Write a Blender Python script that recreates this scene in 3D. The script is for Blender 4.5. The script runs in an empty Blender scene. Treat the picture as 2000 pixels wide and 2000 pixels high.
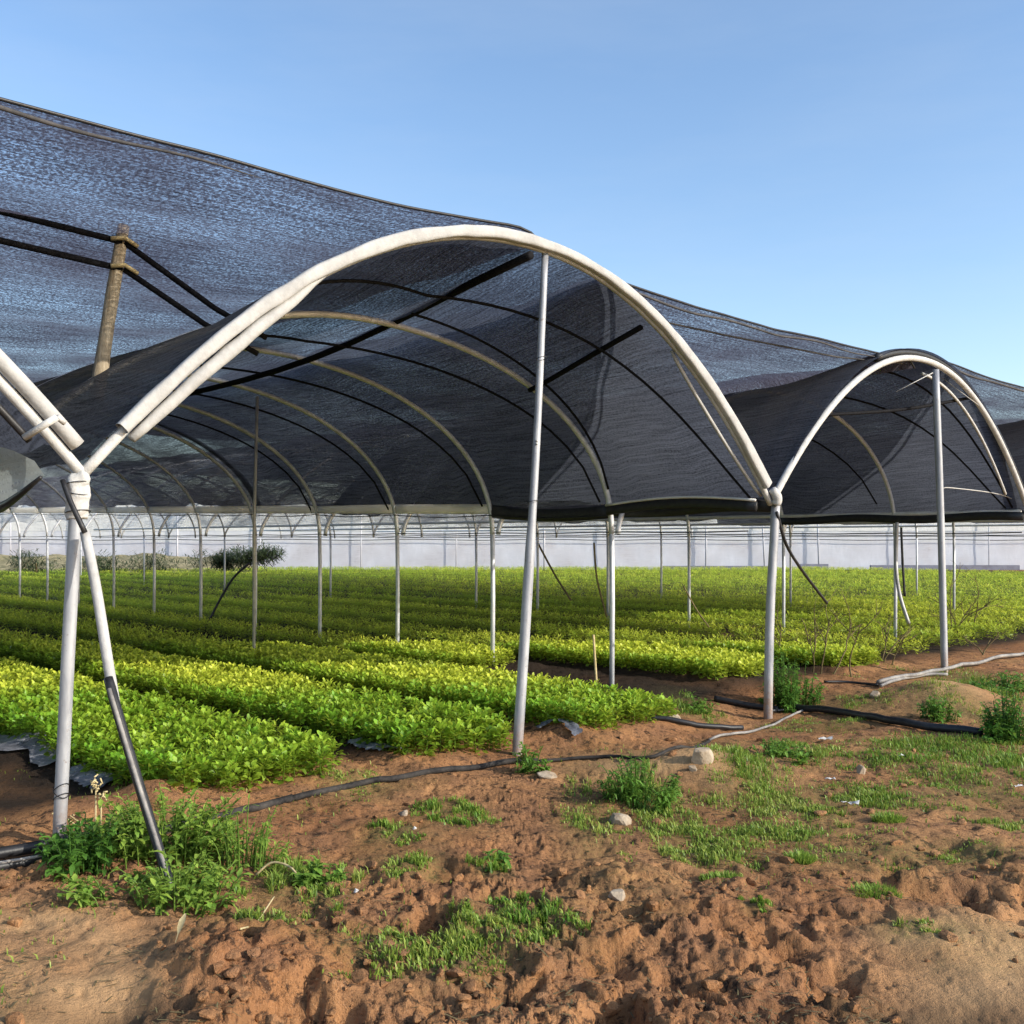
import bpy, math, random
import numpy as np

random.seed(7)
RNG = np.random.default_rng(7)
SC = bpy.context.scene
COL = SC.collection

# ------------------------------------------------------------------ frame of the place
# world: x right, y away from the photographer, z up, metres; eye height 1.6 m
EYE = 1.6
U = np.array([.73, .683]); U = U / np.linalg.norm(U)      # along the row of tunnel fronts
V = np.array([-U[1], U[0]])                              # along the tunnels, away from the front
C1 = np.array([.038, 7.62])                              # foot of the middle pole
F, HZ = 2000.0, 1055.0
BAY = 1.97


def W(s, v, z):
    p = C1 + s * U + v * V
    return np.array([p[0], p[1], z])


def WN(s, v, z):
    s, v, z = np.broadcast_arrays(np.asarray(s, float), np.asarray(v, float), np.asarray(z, float))
    return np.stack([C1[0] + s * U[0] + v * V[0], C1[1] + s * U[1] + v * V[1], z], -1)


def sv(x, y):
    dx, dy = x - C1[0], y - C1[1]
    return dx * U[0] + dy * U[1], dx * V[0] + dy * V[1]


def at(px, py, d):
    return np.array([(px - 1000) / F * d, d, EYE - (py - HZ) / F * d])


def sstep(a, b, x):
    t = np.clip((x - a) / (b - a), 0, 1)
    return t * t * (3 - 2 * t)


# ------------------------------------------------------------------ noise
def _hash(ix, iy, seed):
    n = (ix.astype(np.int64) * 374761393 + iy.astype(np.int64) * 668265263 + seed * 1442695041) & 0xFFFFFFFF
    n = ((n ^ (n >> 13)) * 1274126177) & 0xFFFFFFFF
    n = (n ^ (n >> 16)) & 0xFFFFFFFF
    n = (n * 2246822519) & 0xFFFFFFFF
    n = n ^ (n >> 15)
    return (n & 0xFFFFFF) / float(0x1000000)


def vnoise(x, y, seed=0):
    ix, iy = np.floor(x), np.floor(y)
    fx, fy = x - ix, y - iy
    fx = fx * fx * (3 - 2 * fx); fy = fy * fy * (3 - 2 * fy)
    a = _hash(ix, iy, seed); b = _hash(ix + 1, iy, seed)
    c = _hash(ix, iy + 1, seed); d = _hash(ix + 1, iy + 1, seed)
    return (a * (1 - fx) + b * fx) * (1 - fy) + (c * (1 - fx) + d * fx) * fy


def fbm(x, y, seed=0, octs=4, gain=.5):
    t = np.zeros_like(x); amp = 1.0; tot = 0
    for o in range(octs):
        ca, sa = math.cos(.6 * o), math.sin(.6 * o)
        t += amp * vnoise((x * ca - y * sa) * 2 ** o, (x * sa + y * ca) * 2 ** o, seed + o * 17)
        tot += amp; amp *= gain
    return t / tot - .5


def worley(x, y, seed=0):
    """distance to the nearest and second nearest cell point, and a random value of the nearest cell"""
    ix, iy = np.floor(x), np.floor(y)
    f1 = np.full(x.shape, 9.0); f2 = np.full(x.shape, 9.0); rv = np.zeros(x.shape); tl = np.zeros(x.shape)
    for dx in (-1, 0, 1):
        for dy in (-1, 0, 1):
            cx, cy = ix + dx, iy + dy
            qx = cx + _hash(cx, cy, seed); qy = cy + _hash(cx, cy, seed + 5)
            d = np.hypot(x - qx, y - qy)
            near = d < f1
            f2 = np.where(near, f1, np.minimum(f2, d))
            rv = np.where(near, _hash(cx, cy, seed + 9), rv)
            tl = np.where(near, (x - qx) * (_hash(cx, cy, seed + 13) - .5) + (y - qy) * (_hash(cx, cy, seed + 15) - .5), tl)
            f1 = np.where(near, d, f1)
    return f1, f2, rv, tl


# ------------------------------------------------------------------ beds and terrain
# (s0, s1, first v, last v) strips of crop running along the tunnels
BEDS = [(-2.68, -1.20, .10, 44), (-.84, .36, .05, 44), (.72, 2.18, -.1, 44), (2.62, 3.85, 3.6, 44),
        (4.2, 5.6, 1.0, 44), (6.0, 7.4, .62, 44)]
_s = 7.95
while _s < 44:
    BEDS.append((_s, _s + 1.24, .9 if _s < 12 else .3, 46)); _s += 1.72
BEDS += [(-4.6, -3.75, 5.0, 44), (-6.4, -4.95, 4.0, 44), (-8.4, -6.7, 4.0, 44)]

MOUNDS = [  # px, py, height, radius: soil heaps seen along the front
    (1385, 1500, .15, .42), (1240, 1500, .05, .4), (1840, 1370, .20, .55), (1560, 1330, .05, .3),
    (170, 1590, .07, .30), (300, 1575, .09, .22), (60, 1480, .10, .35), (880, 1450, .05, .35), (420, 1860, .06, .3),
    (1250, 1700, .05, .3), (500, 1890, .08, .25), (1100, 1445, .06, .3), (200, 1975, -.10, .16), (685, 1890, -.08, .07), (1180, 1868, -.08, .09),
    (1530, 1845, -.09, .08), (1625, 1890, -.09, .09), (1320, 1900, -.07, .10), (1000, 1930, -.06, .10), (1860, 1960, -.05, .25)]
MOUNDS = [((px - 1000) / F * (F * EYE / (py - HZ)), F * EYE / (py - HZ), h, r) for px, py, h, r in MOUNDS]


def smooth_base(x, y):
    s, v = sv(x, y)
    h = np.zeros_like(x)
    front = sstep(.6, -.5, v)
    h += front * (.10 * fbm(x * .9, y * .9, 3, 3) + .06 * fbm(x * 2.3, y * 2.3, 4, 3))
    h += .02 * fbm(x * 2, y * 2, 8, 2)
    h += -.13 * np.exp(-(((s - 3.35) / .9) ** 2 + (v / .8) ** 2))
    for mx, my, mh, mr in MOUNDS:
        h += mh * np.exp(-(((x - mx) ** 2 + (y - my) ** 2) / mr ** 2))
    h += -.02 * front
    for s0, s1, v0, v1 in BEDS[:8]:
        m = sstep(s0 - .12, s0 + .05, s) * sstep(s1 + .12, s1 - .05, s) * sstep(v0 - .15, v0 + .1, v)
        h += .05 * m
    # keep the post feet at ground level
    for ps in (-3.3, 0.0):
        w = np.exp(-(((s - ps) / .35) ** 2 + (v / .35) ** 2))
        h = h * (1 - w)
    return h


def rough_mask(x, y):
    s, v = sv(x, y)
    near = sstep(5.6, 4.1, y) * .9 + .25
    px = 1000 + F * x / np.maximum(y, .5)
    tx = x / np.maximum(y, .5)
    smooth_l = sstep(-.30, -.40, tx) * sstep(4.9, 4.3, y)
    smooth_r = sstep(.30, .42, tx + .04 * (y - 3.5)) * sstep(4.7, 4.0, y)
    m = near * (1 - .85 * smooth_l) * (1 - .92 * smooth_r)
    m *= .55 + .9 * np.clip(vnoise(x * .8, y * .8, 71), 0, 1)
    inside = sstep(.1, .6, v)
    return m * (1 - inside) + .22 * inside


def height(x, y, detail=True):
    x = np.asarray(x, float); y = np.asarray(y, float)
    h = smooth_base(x, y)
    if detail:
        m = rough_mask(x, y)
        wx = x + .16 * fbm(x * 4, y * 4, 21, 4, .6); wy = y + .16 * fbm(x * 4, y * 4, 22, 4, .6)
        f1, f2, r, tl = worley(wx * 2.9, wy * 2.9, 31)
        h += m * .055 * ((r - .4) * .7 + 1.1 * tl) * sstep(0, .16, f2 - f1)
        wx = x + .06 * fbm(x * 11, y * 11, 23, 3, .6); wy = y + .06 * fbm(x * 11, y * 11, 24, 3, .6)
        f1, f2, r, tl = worley(wx * 8.0, wy * 8.0, 41)
        h += m * .032 * ((r - .35) * .8 + 1.3 * tl) * sstep(0, .14, f2 - f1)
        f1, f2, r, tl = worley(x * 22 + 2 * fbm(x * 30, y * 30, 25, 2), y * 22, 51)
        h += (.35 + .65 * m) * .014 * np.where(r > .35, (r - .25) + tl, 0) * sstep(0, .2, f2 - f1)
        h += (.35 + m) * .034 * fbm(x * 8, y * 8, 61, 5, .66)
        h -= (.4 + m) * .022 * sstep(.10, .24, fbm(x * 9, y * 9, 62, 4, .6))
        pit = fbm(x * 2.6, y * 2.6, 81, 3)
        h -= m * .10 * sstep(.12, .26, pit) * sstep(6.5, 4.5, y)
    return h


def hz(x, y):
    return float(height(np.array([x]), np.array([y]))[0])


def ground_at(px, py):
    """the point of the ground seen in that direction"""
    d = F * EYE / (py - HZ)
    for _ in range(6):
        x = (px - 1000) / F * d
        d = F * (EYE - float(smooth_base(np.array([x]), np.array([d]))[0])) / (py - HZ)
    x = (px - 1000) / F * d
    return np.array([x, d, hz(x, d)])


# ------------------------------------------------------------------ mesh helpers
class MB:
    def __init__(self):
        self.v = []; self.q = []; self.t = []; self.c = []; self.uv = []; self.n = 0

    def add(self, verts, quads=None, tris=None, col=None, uv=None):
        verts = np.asarray(verts, float).reshape(-1, 3)
        self.v.append(verts)
        if quads is not None and len(quads): self.q.append(np.asarray(quads, np.int64).reshape(-1, 4) + self.n)
        if tris is not None and len(tris): self.t.append(np.asarray(tris, np.int64).reshape(-1, 3) + self.n)
        if col is not None: self.c.append(np.broadcast_to(np.asarray(col, float), (len(verts), 4)))
        if uv is not None: self.uv.append(np.asarray(uv, float).reshape(-1, 2))
        self.n += len(verts)
        return self

    def mesh(self, name, mat, smooth=True):
        v = np.concatenate(self.v)
        q = np.concatenate(self.q) if self.q else np.zeros((0, 4), np.int64)
        t = np.concatenate(self.t) if self.t else np.zeros((0, 3), np.int64)
        me = bpy.data.meshes.new(name)
        me.vertices.add(len(v)); me.vertices.foreach_set('co', v.astype(np.float32).ravel())
        nl = len(q) * 4 + len(t) * 3
        me.loops.add(nl); me.loops.foreach_set('vertex_index', np.concatenate([q.ravel(), t.ravel()]).astype(np.int32))
        me.polygons.add(len(q) + len(t))
        st = np.concatenate([np.arange(len(q)) * 4, len(q) * 4 + np.arange(len(t)) * 3]).astype(np.int32)
        me.polygons.foreach_set('loop_start', st)
        me.polygons.foreach_set('use_smooth', np.full(len(q) + len(t), smooth))
        me.update(calc_edges=True)
        if self.c:
            a = me.color_attributes.new('Col', 'FLOAT_COLOR', 'POINT')
            a.data.foreach_set('color', np.concatenate(self.c).astype(np.float32).ravel())
        if self.uv:
            uv = np.concatenate(self.uv)
            l = me.uv_layers.new(name='UVMap')
            li = np.concatenate([q.ravel(), t.ravel()])
            l.data.foreach_set('uv', uv[li].astype(np.float32).ravel())
        me.validate()
        me.materials.append(mat)
        return me

    def build(self, name, mat, parent=None, smooth=True, origin=None):
        """one mesh object; world coordinates are kept when it is parented"""
        if origin is not None:
            self.v = [a - np.asarray(origin) for a in self.v]
        o = bpy.data.objects.new(name, self.mesh(name, mat, smooth))
        COL.objects.link(o)
        if origin is not None and parent is None: o.location = origin
        if parent is not None: put(o, parent, origin)
        return o


def put(o, parent, origin=None):
    o.parent = parent
    pl = world_loc(parent)
    o.location = (np.asarray(origin) if origin is not None else np.zeros(3)) - pl


def world_loc(o):
    l = np.array(o.location)
    while o.parent is not None:
        o = o.parent; l = l + np.array(o.location)
    return l


def tag(o, label, cat, group=None, kind=None):
    o['label'] = label; o['category'] = cat
    if group: o['group'] = group
    if kind: o['kind'] = kind
    return o


def thing(name, label, cat, loc, group=None):
    o = bpy.data.objects.new(name, None); COL.objects.link(o)
    o.location = loc; o.empty_display_size = .2
    return tag(o, label, cat, group)


def crumple(mb, amp, freq, seed=0):
    for k, a in enumerate(mb.v):
        n = [fbm(a[:, 0] * freq + a[:, 2] * freq * .7 + 13 * j, a[:, 1] * freq - a[:, 2] * freq * .6 + 7 * j, 950 + seed + j, 3) for j in range(3)]
        mb.v[k] = a + 2 * amp * np.stack(n, -1)
    return mb


def smooth_path(pts, n):
    pts = np.asarray(pts, float)
    P = np.vstack([2 * pts[0] - pts[1], pts, 2 * pts[-1] - pts[-2]])
    out = []
    m = len(pts) - 1
    for t in np.linspace(0, m - 1e-6, n):
        i = int(t); f = t - i
        a, b, c, d = P[i], P[i + 1], P[i + 2], P[i + 3]
        out.append(.5 * ((2 * b) + (c - a) * f + (2 * a - 5 * b + 4 * c - d) * f * f + (3 * b - a - 3 * c + d) * f ** 3))
    return np.array(out)


def tube(mb, pts, rad, sides=10, flat=None, up=None, caps=True, col=None):
    """rad: number or per-point; flat=(ra, rb) makes an elliptical section with its long side near `up`"""
    pts = np.asarray(pts, float); n = len(pts)
    tg = np.gradient(pts, axis=0); tg /= np.linalg.norm(tg, axis=1)[:, None] + 1e-12
    r = np.broadcast_to(np.asarray(rad, float), (n,))
    ref = np.array(up if up is not None else ([0, 0, 1.0] if abs(tg[0][2]) < .9 else [0, 1.0, 0]))
    ang = np.linspace(0, 2 * math.pi, sides, endpoint=False)
    rings = []
    a = ref - tg[0] * ref.dot(tg[0]); a /= np.linalg.norm(a)
    for i in range(n):
        if up is not None:
            rr = np.array(up) - tg[i] * np.dot(up, tg[i])
            if np.linalg.norm(rr) > 1e-4: a = rr
        a = a - tg[i] * a.dot(tg[i]); a = a / np.linalg.norm(a)
        b = np.cross(tg[i], a)
        ka, kb = flat if flat else (1, 1)
        rings.append(pts[i] + r[i] * (ka * np.cos(ang)[:, None] * a + kb * np.sin(ang)[:, None] * b))
    vs = np.concatenate(rings)
    q = []
    for i in range(n - 1):
        for j in range(sides):
            k = (j + 1) % sides
            q.append((i * sides + j, i * sides + k, (i + 1) * sides + k, (i + 1) * sides + j))
    t = []
    if caps:
        vs = np.vstack([vs, pts[0], pts[-1]])
        c0 = n * sides; c1 = c0 + 1
        for j in range(sides):
            k = (j + 1) % sides
            t.append((c0, k, j)); t.append((c1, (n - 1) * sides + j, (n - 1) * sides + k))
    mb.add(vs, q, t, col)
    return mb


def grid_faces(nr, nc):
    i = np.arange(nr - 1)[:, None]; j = np.arange(nc - 1)[None]
    a = i * nc + j
    return np.stack([a, a + 1, a + nc + 1, a + nc], -1).reshape(-1, 4)


# ------------------------------------------------------------------ materials
class NT:
    def __init__(self, name):
        self.m = bpy.data.materials.new(name); self.m.use_nodes = True
        self.t = self.m.node_tree; self.t.nodes.clear()
        self.out = self.t.nodes.new('ShaderNodeOutputMaterial')

    def n(self, typ, **kw):
        x = self.t.nodes.new(typ)
        ins = kw.pop('ins', {})
        for k, v in kw.items(): setattr(x, k, v)
        for k, v in ins.items(): self.set(x, k, v)
        return x

    def set(self, node, key, v):
        s = node.inputs[key]
        if isinstance(v, bpy.types.NodeSocket): self.t.links.new(v, s)
        elif isinstance(v, bpy.types.Node): self.t.links.new(v.outputs[0], s)
        else: s.default_value = v

    def noise(self, vec, scale, detail=3, rough=.55, dist=0):
        return self.n('ShaderNodeTexNoise', ins={'Vector': vec, 'Scale': scale, 'Detail': detail, 'Roughness': rough, 'Distortion': dist}).outputs['Fac']

    def ramp(self, fac, stops, interp='LINEAR'):
        r = self.n('ShaderNodeValToRGB'); r.color_ramp.interpolation = interp
        e = r.color_ramp.elements
        while len(e) < len(stops): e.new(.5)
        for k, (p, c) in enumerate(stops):
            e[k].position = p
            e[k].color = (c, c, c, 1) if not hasattr(c, '__len__') else (*c, 1)
        self.set(r, 0, fac)
        return r.outputs[0]

    def math(self, op, a, b=0.0, clamp=False):
        x = self.n('ShaderNodeMath', operation=op, use_clamp=clamp); self.set(x, 0, a); self.set(x, 1, b)
        return x.outputs[0]

    def mix(self, fac, a, b, blend='MIX'):
        x = self.n('ShaderNodeMix', data_type='RGBA', blend_type=blend)
        self.set(x, 0, fac)
        for k, v in ((6, a), (7, b)):
            if hasattr(v, '__len__') and not isinstance(v, bpy.types.NodeSocket): v = (*v, 1) if len(v) == 3 else v
            self.set(x, k, v)
        return x.outputs[2]

    def coord(self, which='Object', scale=None):
        c = self.n('ShaderNodeTexCoord').outputs[which]
        if scale is None: return c
        return self.n('ShaderNodeMapping', ins={'Vector': c, 'Scale': scale}).outputs[0]

    def pos(self, scale=None):
        c = self.n('ShaderNodeNewGeometry').outputs['Position']
        if scale is None: return c
        return self.n('ShaderNodeMapping', ins={'Vector': c, 'Scale': scale}).outputs[0]

    def bump(self, h, strength, dist=.01, normal=None):
        b = self.n('ShaderNodeBump', ins={'Height': h, 'Strength': strength, 'Distance': dist})
        if normal is not None: self.set(b, 'Normal', normal)
        return b.outputs[0]

    def principled(self, **ins):
        return self.n('ShaderNodeBsdfPrincipled', ins={k.replace('_', ' '): v for k, v in ins.items()})

    def done(self, shader):
        self.t.links.new(shader.outputs[0] if isinstance(shader, bpy.types.Node) else shader, self.out.inputs[0])
        return self.m


def mat_simple(name, c1, c2, scale=8, rough=.6, metallic=0, bump=.2, stretch=None, spec=.4):
    t = NT(name); co = t.pos(stretch)
    f = t.noise(co, scale, 4, .6); f2 = t.noise(co, scale * 6, 3, .6)
    mixf = t.math('ADD', t.math('MULTIPLY', f, .7), t.math('MULTIPLY', f2, .3))
    c = t.mix(t.ramp(mixf, [(.35, 0), (.65, 1)]), c1, c2)
    p = t.principled(Base_Color=c, Roughness=rough, Metallic=metallic)
    t.set(p, 'Specular IOR Level', spec)
    t.set(p, 'Normal', t.bump(f2, bump, .005))
    return t.done(p)


def mat_net(name, dif, trn, holes, scale, contrast=(.44, .60), band=.5, aniso=(1, 1, 1), tones=(.40, 1.7)):
    """woven shade cloth: opaque threads with holes between them"""
    t = NT(name)
    uv = t.coord('UV'); st = t.n('ShaderNodeMapping', ins={'Vector': uv, 'Scale': aniso}).outputs[0]
    sp = t.noise(st, scale, 3, .65, .6)
    st2 = t.n('ShaderNodeMapping', ins={'Vector': uv, 'Scale': (.35, 3.2, 1)}).outputs[0]
    bd = t.noise(st2, 2.2, 4, .6, .3)
    lg = t.noise(uv, .55, 3, .5)
    wv = t.noise(t.n('ShaderNodeMapping', ins={'Vector': uv, 'Scale': (1, 14, 1)}).outputs[0], 3.2, 3, .6, .8)
    hole = t.ramp(sp, [(contrast[0], 0), (contrast[1], 1)])
    st3 = t.n('ShaderNodeMapping', ins={'Vector': uv, 'Scale': (.5, 17, 1)}).outputs[0]
    thr = t.noise(st3, 3.0, 4, .65, 1.0)                                # pulled threads and fine creases
    dens = t.math('ADD', t.math('MULTIPLY', bd, band), t.math('MULTIPLY', lg, 1.2))
    dens = t.math('ADD', dens, t.math('MULTIPLY', wv, .5 * band))
    dens = t.math('MULTIPLY', dens, 1 / (1.1 * (.6 + .75 * band)))
    dens = t.math('MULTIPLY', dens, t.ramp(thr, [(.38, .45), (.62, 1.5)]))
    dens = t.math('MULTIPLY', dens, t.ramp(lg, [(.36, .5), (.60, 1.45)]))
    h = t.math('MULTIPLY', t.math('ADD', t.math('MULTIPLY', hole, 1.7), .30), holes)
    h = t.math('MULTIPLY', h, t.math('ADD', t.math('MULTIPLY', dens, 1.8), -.20), True)
    tone = t.math('ADD', t.math('MULTIPLY', sp, .45), t.math('MULTIPLY', thr, .55))
    tone = t.ramp(tone, [(.36, tones[0]), (.62, tones[1])])
    c = t.mix(1.0, (*dif, 1), tone, 'MULTIPLY')
    trc = t.mix(1.0, (*trn, 1), tone, 'MULTIPLY')
    d = t.n('ShaderNodeBsdfDiffuse', ins={'Color': c})
    nb = t.bump(t.math('ADD', sp, t.math('MULTIPLY', wv, 2.0)), .5, .01)
    t.set(d, 'Normal', nb)
    tl = t.n('ShaderNodeBsdfTranslucent', ins={'Color': trc})
    add = t.n('ShaderNodeAddShader'); t.set(add, 0, d); t.set(add, 1, tl)
    tr = t.n('ShaderNodeBsdfTransparent', ins={'Color': (1, 1, 1, 1)})
    mx = t.n('ShaderNodeMixShader'); t.set(mx, 0, h); t.set(mx, 1, add); t.set(mx, 2, tr)
    return t.done(mx)


def mat_leaf(name, dark, mid, tip, spec=.35, use_obj=False, trans=.5):
    """vertex colour: r from leaf base to tip with shade painted low in the lettuce, g a random value per leaf, b how pale the plant is"""
    t = NT(name)
    a = t.n('ShaderNodeVertexColor', layer_name='Col')
    sp = t.n('ShaderNodeSeparateColor'); t.set(sp, 0, a.outputs[0])
    r, g, b = sp.outputs
    if use_obj:
        oc = t.n('ShaderNodeSeparateColor'); t.set(oc, 0, t.n('ShaderNodeObjectInfo').outputs['Color'])
        b = t.math('ADD', b, oc.outputs[0], True)
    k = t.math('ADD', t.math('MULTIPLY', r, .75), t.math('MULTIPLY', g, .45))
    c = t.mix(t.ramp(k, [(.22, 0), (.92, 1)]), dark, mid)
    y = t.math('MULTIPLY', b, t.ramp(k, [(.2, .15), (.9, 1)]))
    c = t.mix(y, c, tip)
    ns = t.noise(t.pos(), 60, 2, .5)
    c = t.mix(t.math('MULTIPLY', ns, .35), c, tuple(.5 * x for x in mid))
    p = t.principled(Base_Color=c, Roughness=.42)
    t.set(p, 'Specular IOR Level', spec)
    tl = t.n('ShaderNodeBsdfTranslucent', ins={'Color': t.mix(.35, c, tip)})
    mx = t.n('ShaderNodeMixShader', ins={0: trans}); t.set(mx, 1, p); t.set(mx, 2, tl)
    return t.done(mx)


M = {}
M['galv'] = mat_simple('galvanised_steel', (.27, .28, .31), (.42, .43, .45), 9, .5, .3, .1, (1, 1, .25))
def mat_pipe(name, c1, c2, rust=.5):
    t = NT(name); p = t.pos((1, 1, .22)); pp = t.pos()
    f = t.noise(p, 11, 5, .65); sp = t.noise(pp, 34, 4, .7)
    c = t.mix(t.ramp(f, [(.36, 0), (.64, 1)]), c1, c2)
    c = t.mix(t.math('MULTIPLY', t.ramp(sp, [(.62, 0), (.70, 1)]), rust), c, (.14, .075, .04))
    z = t.n('ShaderNodeSeparateXYZ'); t.set(z, 0, pp)
    k = t.math('MULTIPLY', t.ramp(z.outputs[2], [(0.02, 1), (.32, 0)]), t.ramp(sp, [(.30, 1), (.70, .15)]))
    c = t.mix(k, c, (.30, .17, .09))
    pr = t.principled(Base_Color=c, Roughness=t.ramp(f, [(.3, .42), (.7, .65)]), Metallic=.25)
    t.set(pr, 'Normal', t.bump(sp, .12, .004))
    return t.done(pr)


M['galv'] = mat_pipe('galvanised_pipe', (.27, .28, .31), (.43, .44, .46))
M['galv_dark'] = mat_simple('weathered_steel', (.30, .30, .30), (.48, .47, .44), 10, .55, .3, .1)
M['hoop'] = mat_simple('hoop_steel', (.54, .56, .60), (.74, .76, .79), 9, .5, .2, .1)
M['cover'] = mat_simple('cream_cover_cloth', (.34, .335, .325), (.48, .475, .46), 5, .85, 0, .7)
M['wrap'] = mat_simple('white_wrap_cloth', (.42, .415, .40), (.58, .575, .56), 14, .85, 0, .6)
M['black'] = mat_simple('black_plastic', (.012, .012, .014), (.03, .03, .032), 20, .45, 0, .2)
M['black_bar'] = mat_simple('black_bar', (.006, .006, .008), (.014, .014, .016), 20, .8, 0, .1, None, .1)
M['hose'] = mat_simple('dusty_hose', (.010, .010, .011), (.07, .062, .055), 7, .75, 0, .3, None, .15)
M['hose_pale'] = mat_simple('pale_hose', (.13, .12, .115), (.34, .32, .29), 6, .6, 0, .3)
M['wood'] = mat_simple('weathered_wood', (.25, .19, .12), (.50, .42, .30), 10, .85, 0, .6, (6, 6, .5))
M['rock'] = mat_simple('pale_rock', (.24, .17, .11), (.47, .39, .29), 9, .9, 0, .8)
M['litter'] = mat_simple('pale_litter', (.6, .58, .55), (.8, .79, .76), 20, .8)
M['film'] = mat_simple('silver_mulch_film', (.07, .075, .09), (.27, .28, .32), 9, .4, 0, .9)
M['twig'] = mat_simple('dry_twig', (.10, .075, .035), (.20, .16, .07), 30, .9)
M['straw'] = mat_simple('dry_straw', (.40, .30, .14), (.60, .50, .28), 30, .9)
M['hill_band'] = mat_simple('grey_hill_tone', (.15, .15, .19), (.22, .23, .28), 3, .9)
M['net_sheet'] = mat_net('shade_cloth_single', (.066, .060, .072), (.060, .054, .068), .105, 40, (.48, .58), 1.0)
M['net_dark'] = mat_net('shade_cloth_dark', (.044, .048, .060), (.044, .050, .066), .045, 46, (.47, .62), .8)
M['net_thin'] = mat_net('shade_cloth_thin', (.048, .049, .059), (.046, .047, .057), .045, 46, (.45, .62), .7)
M['net_pale'] = mat_net('insect_net_pale', (.66, .64, .60), (.34, .34, .33), .60, 60, (.4, .7), .3)
M['wall_net'] = mat_net('wall_net_white', (.56, .56, .585), (.22, .22, .235), .08, 4, (.2, .9), .35, (1, .3, 1), (.86, 1.10))
M['wall_post'] = mat_simple('lilac_wall_post', (.52, .52, .56), (.60, .60, .64), 5, .8)
M['band_net'] = mat_net('warm_band_cloth', (.62, .61, .58), (.20, .20, .20), .05, 6, (.4, .7), .6, (1, 1, 1), (.78, 1.15))
M['hem_cloth'] = mat_net('white_hem_cloth', (.62, .60, .56), (.75, .73, .68), .02, 20, (.4, .7), .3)
M['seam'] = mat_simple('grey_seam', (.03, .03, .032), (.085, .08, .08), 6, .8)
M['hem'] = mat_simple('white_hem', (.62, .60, .56), (.80, .78, .74), 5, .8)
M['film_clear'] = mat_net('cloudy_film', (.34, .37, .36), (.20, .22, .22), .14, 28, (.4, .7), .5, (1, 1, 1), (.7, 1.2))
M['lettuce'] = mat_leaf('lettuce_leaf', (.008, .045, .005), (.19, .52, .035), (.94, .97, .12), .35, True, .48)
M['weed'] = mat_leaf('weed_leaf', (.025, .075, .014), (.14, .34, .05), (.42, .56, .09), .35, False, .35)
M['grass'] = mat_leaf('grass_blade', (.04, .10, .012), (.17, .36, .035), (.46, .50, .11), .25, False, .35)
M['tree'] = mat_leaf('tree_leaf', (.03, .05, .025), (.09, .13, .06), (.16, .19, .08), .2, False, .3)  # leaf tone lifted: distance haze mixed into the colour


def mat_ground():
    t = NT('red_brown_soil')
    p = t.pos()
    big = t.noise(p, .55, 4, .55); mid = t.noise(p, 3.5, 5, .6); fine = t.noise(p, 38, 5, .7); grit = t.noise(p, 170, 3, .7)
    c = t.mix(t.ramp(big, [(.38, 0), (.62, 1)]), (.335, .152, .062), (.485, .248, .108))
    c = t.mix(t.ramp(mid, [(.42, 0), (.66, .75)]), c, (.235, .118, .064))
    c = t.mix(t.ramp(fine, [(.34, .85), (.48, 0)]), c, (.10, .048, .026))
    speck = t.noise(p, 13, 5, .72, .4)
    c = t.mix(t.ramp(speck, [(.38, .95), (.455, 0)]), c, (.062, .034, .021))
    c = t.mix(t.ramp(grit, [(.58, 0), (.75, .55)]), c, (.60, .40, .25))
    a = t.n('ShaderNodeVertexColor', layer_name='Col')
    sp = t.n('ShaderNodeSeparateColor'); t.set(sp, 0, a.outputs[0])
    c = t.mix(sp.outputs[0], c, (.54, .33, .165))                       # loose pale sand
    c = t.mix(sp.outputs[1], c, (.035, .024, .017))                    # painted shade: furrows between the beds and lower corners
    c = t.mix(t.math('MULTIPLY', sp.outputs[2], t.ramp(fine, [(.40, .25), (.62, .9)])), c, (.14, .145, .045))   # thin moss and seedlings
    pr = t.principled(Base_Color=c, Roughness=.95); t.set(pr, 'Specular IOR Level', .15)
    b = t.bump(t.math('ADD', t.math('MULTIPLY', fine, 1.0), t.math('MULTIPLY', grit, .35)), .9, .02)
    t.set(pr, 'Normal', b)
    return t.done(pr)


M['soil'] = mat_ground()

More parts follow.
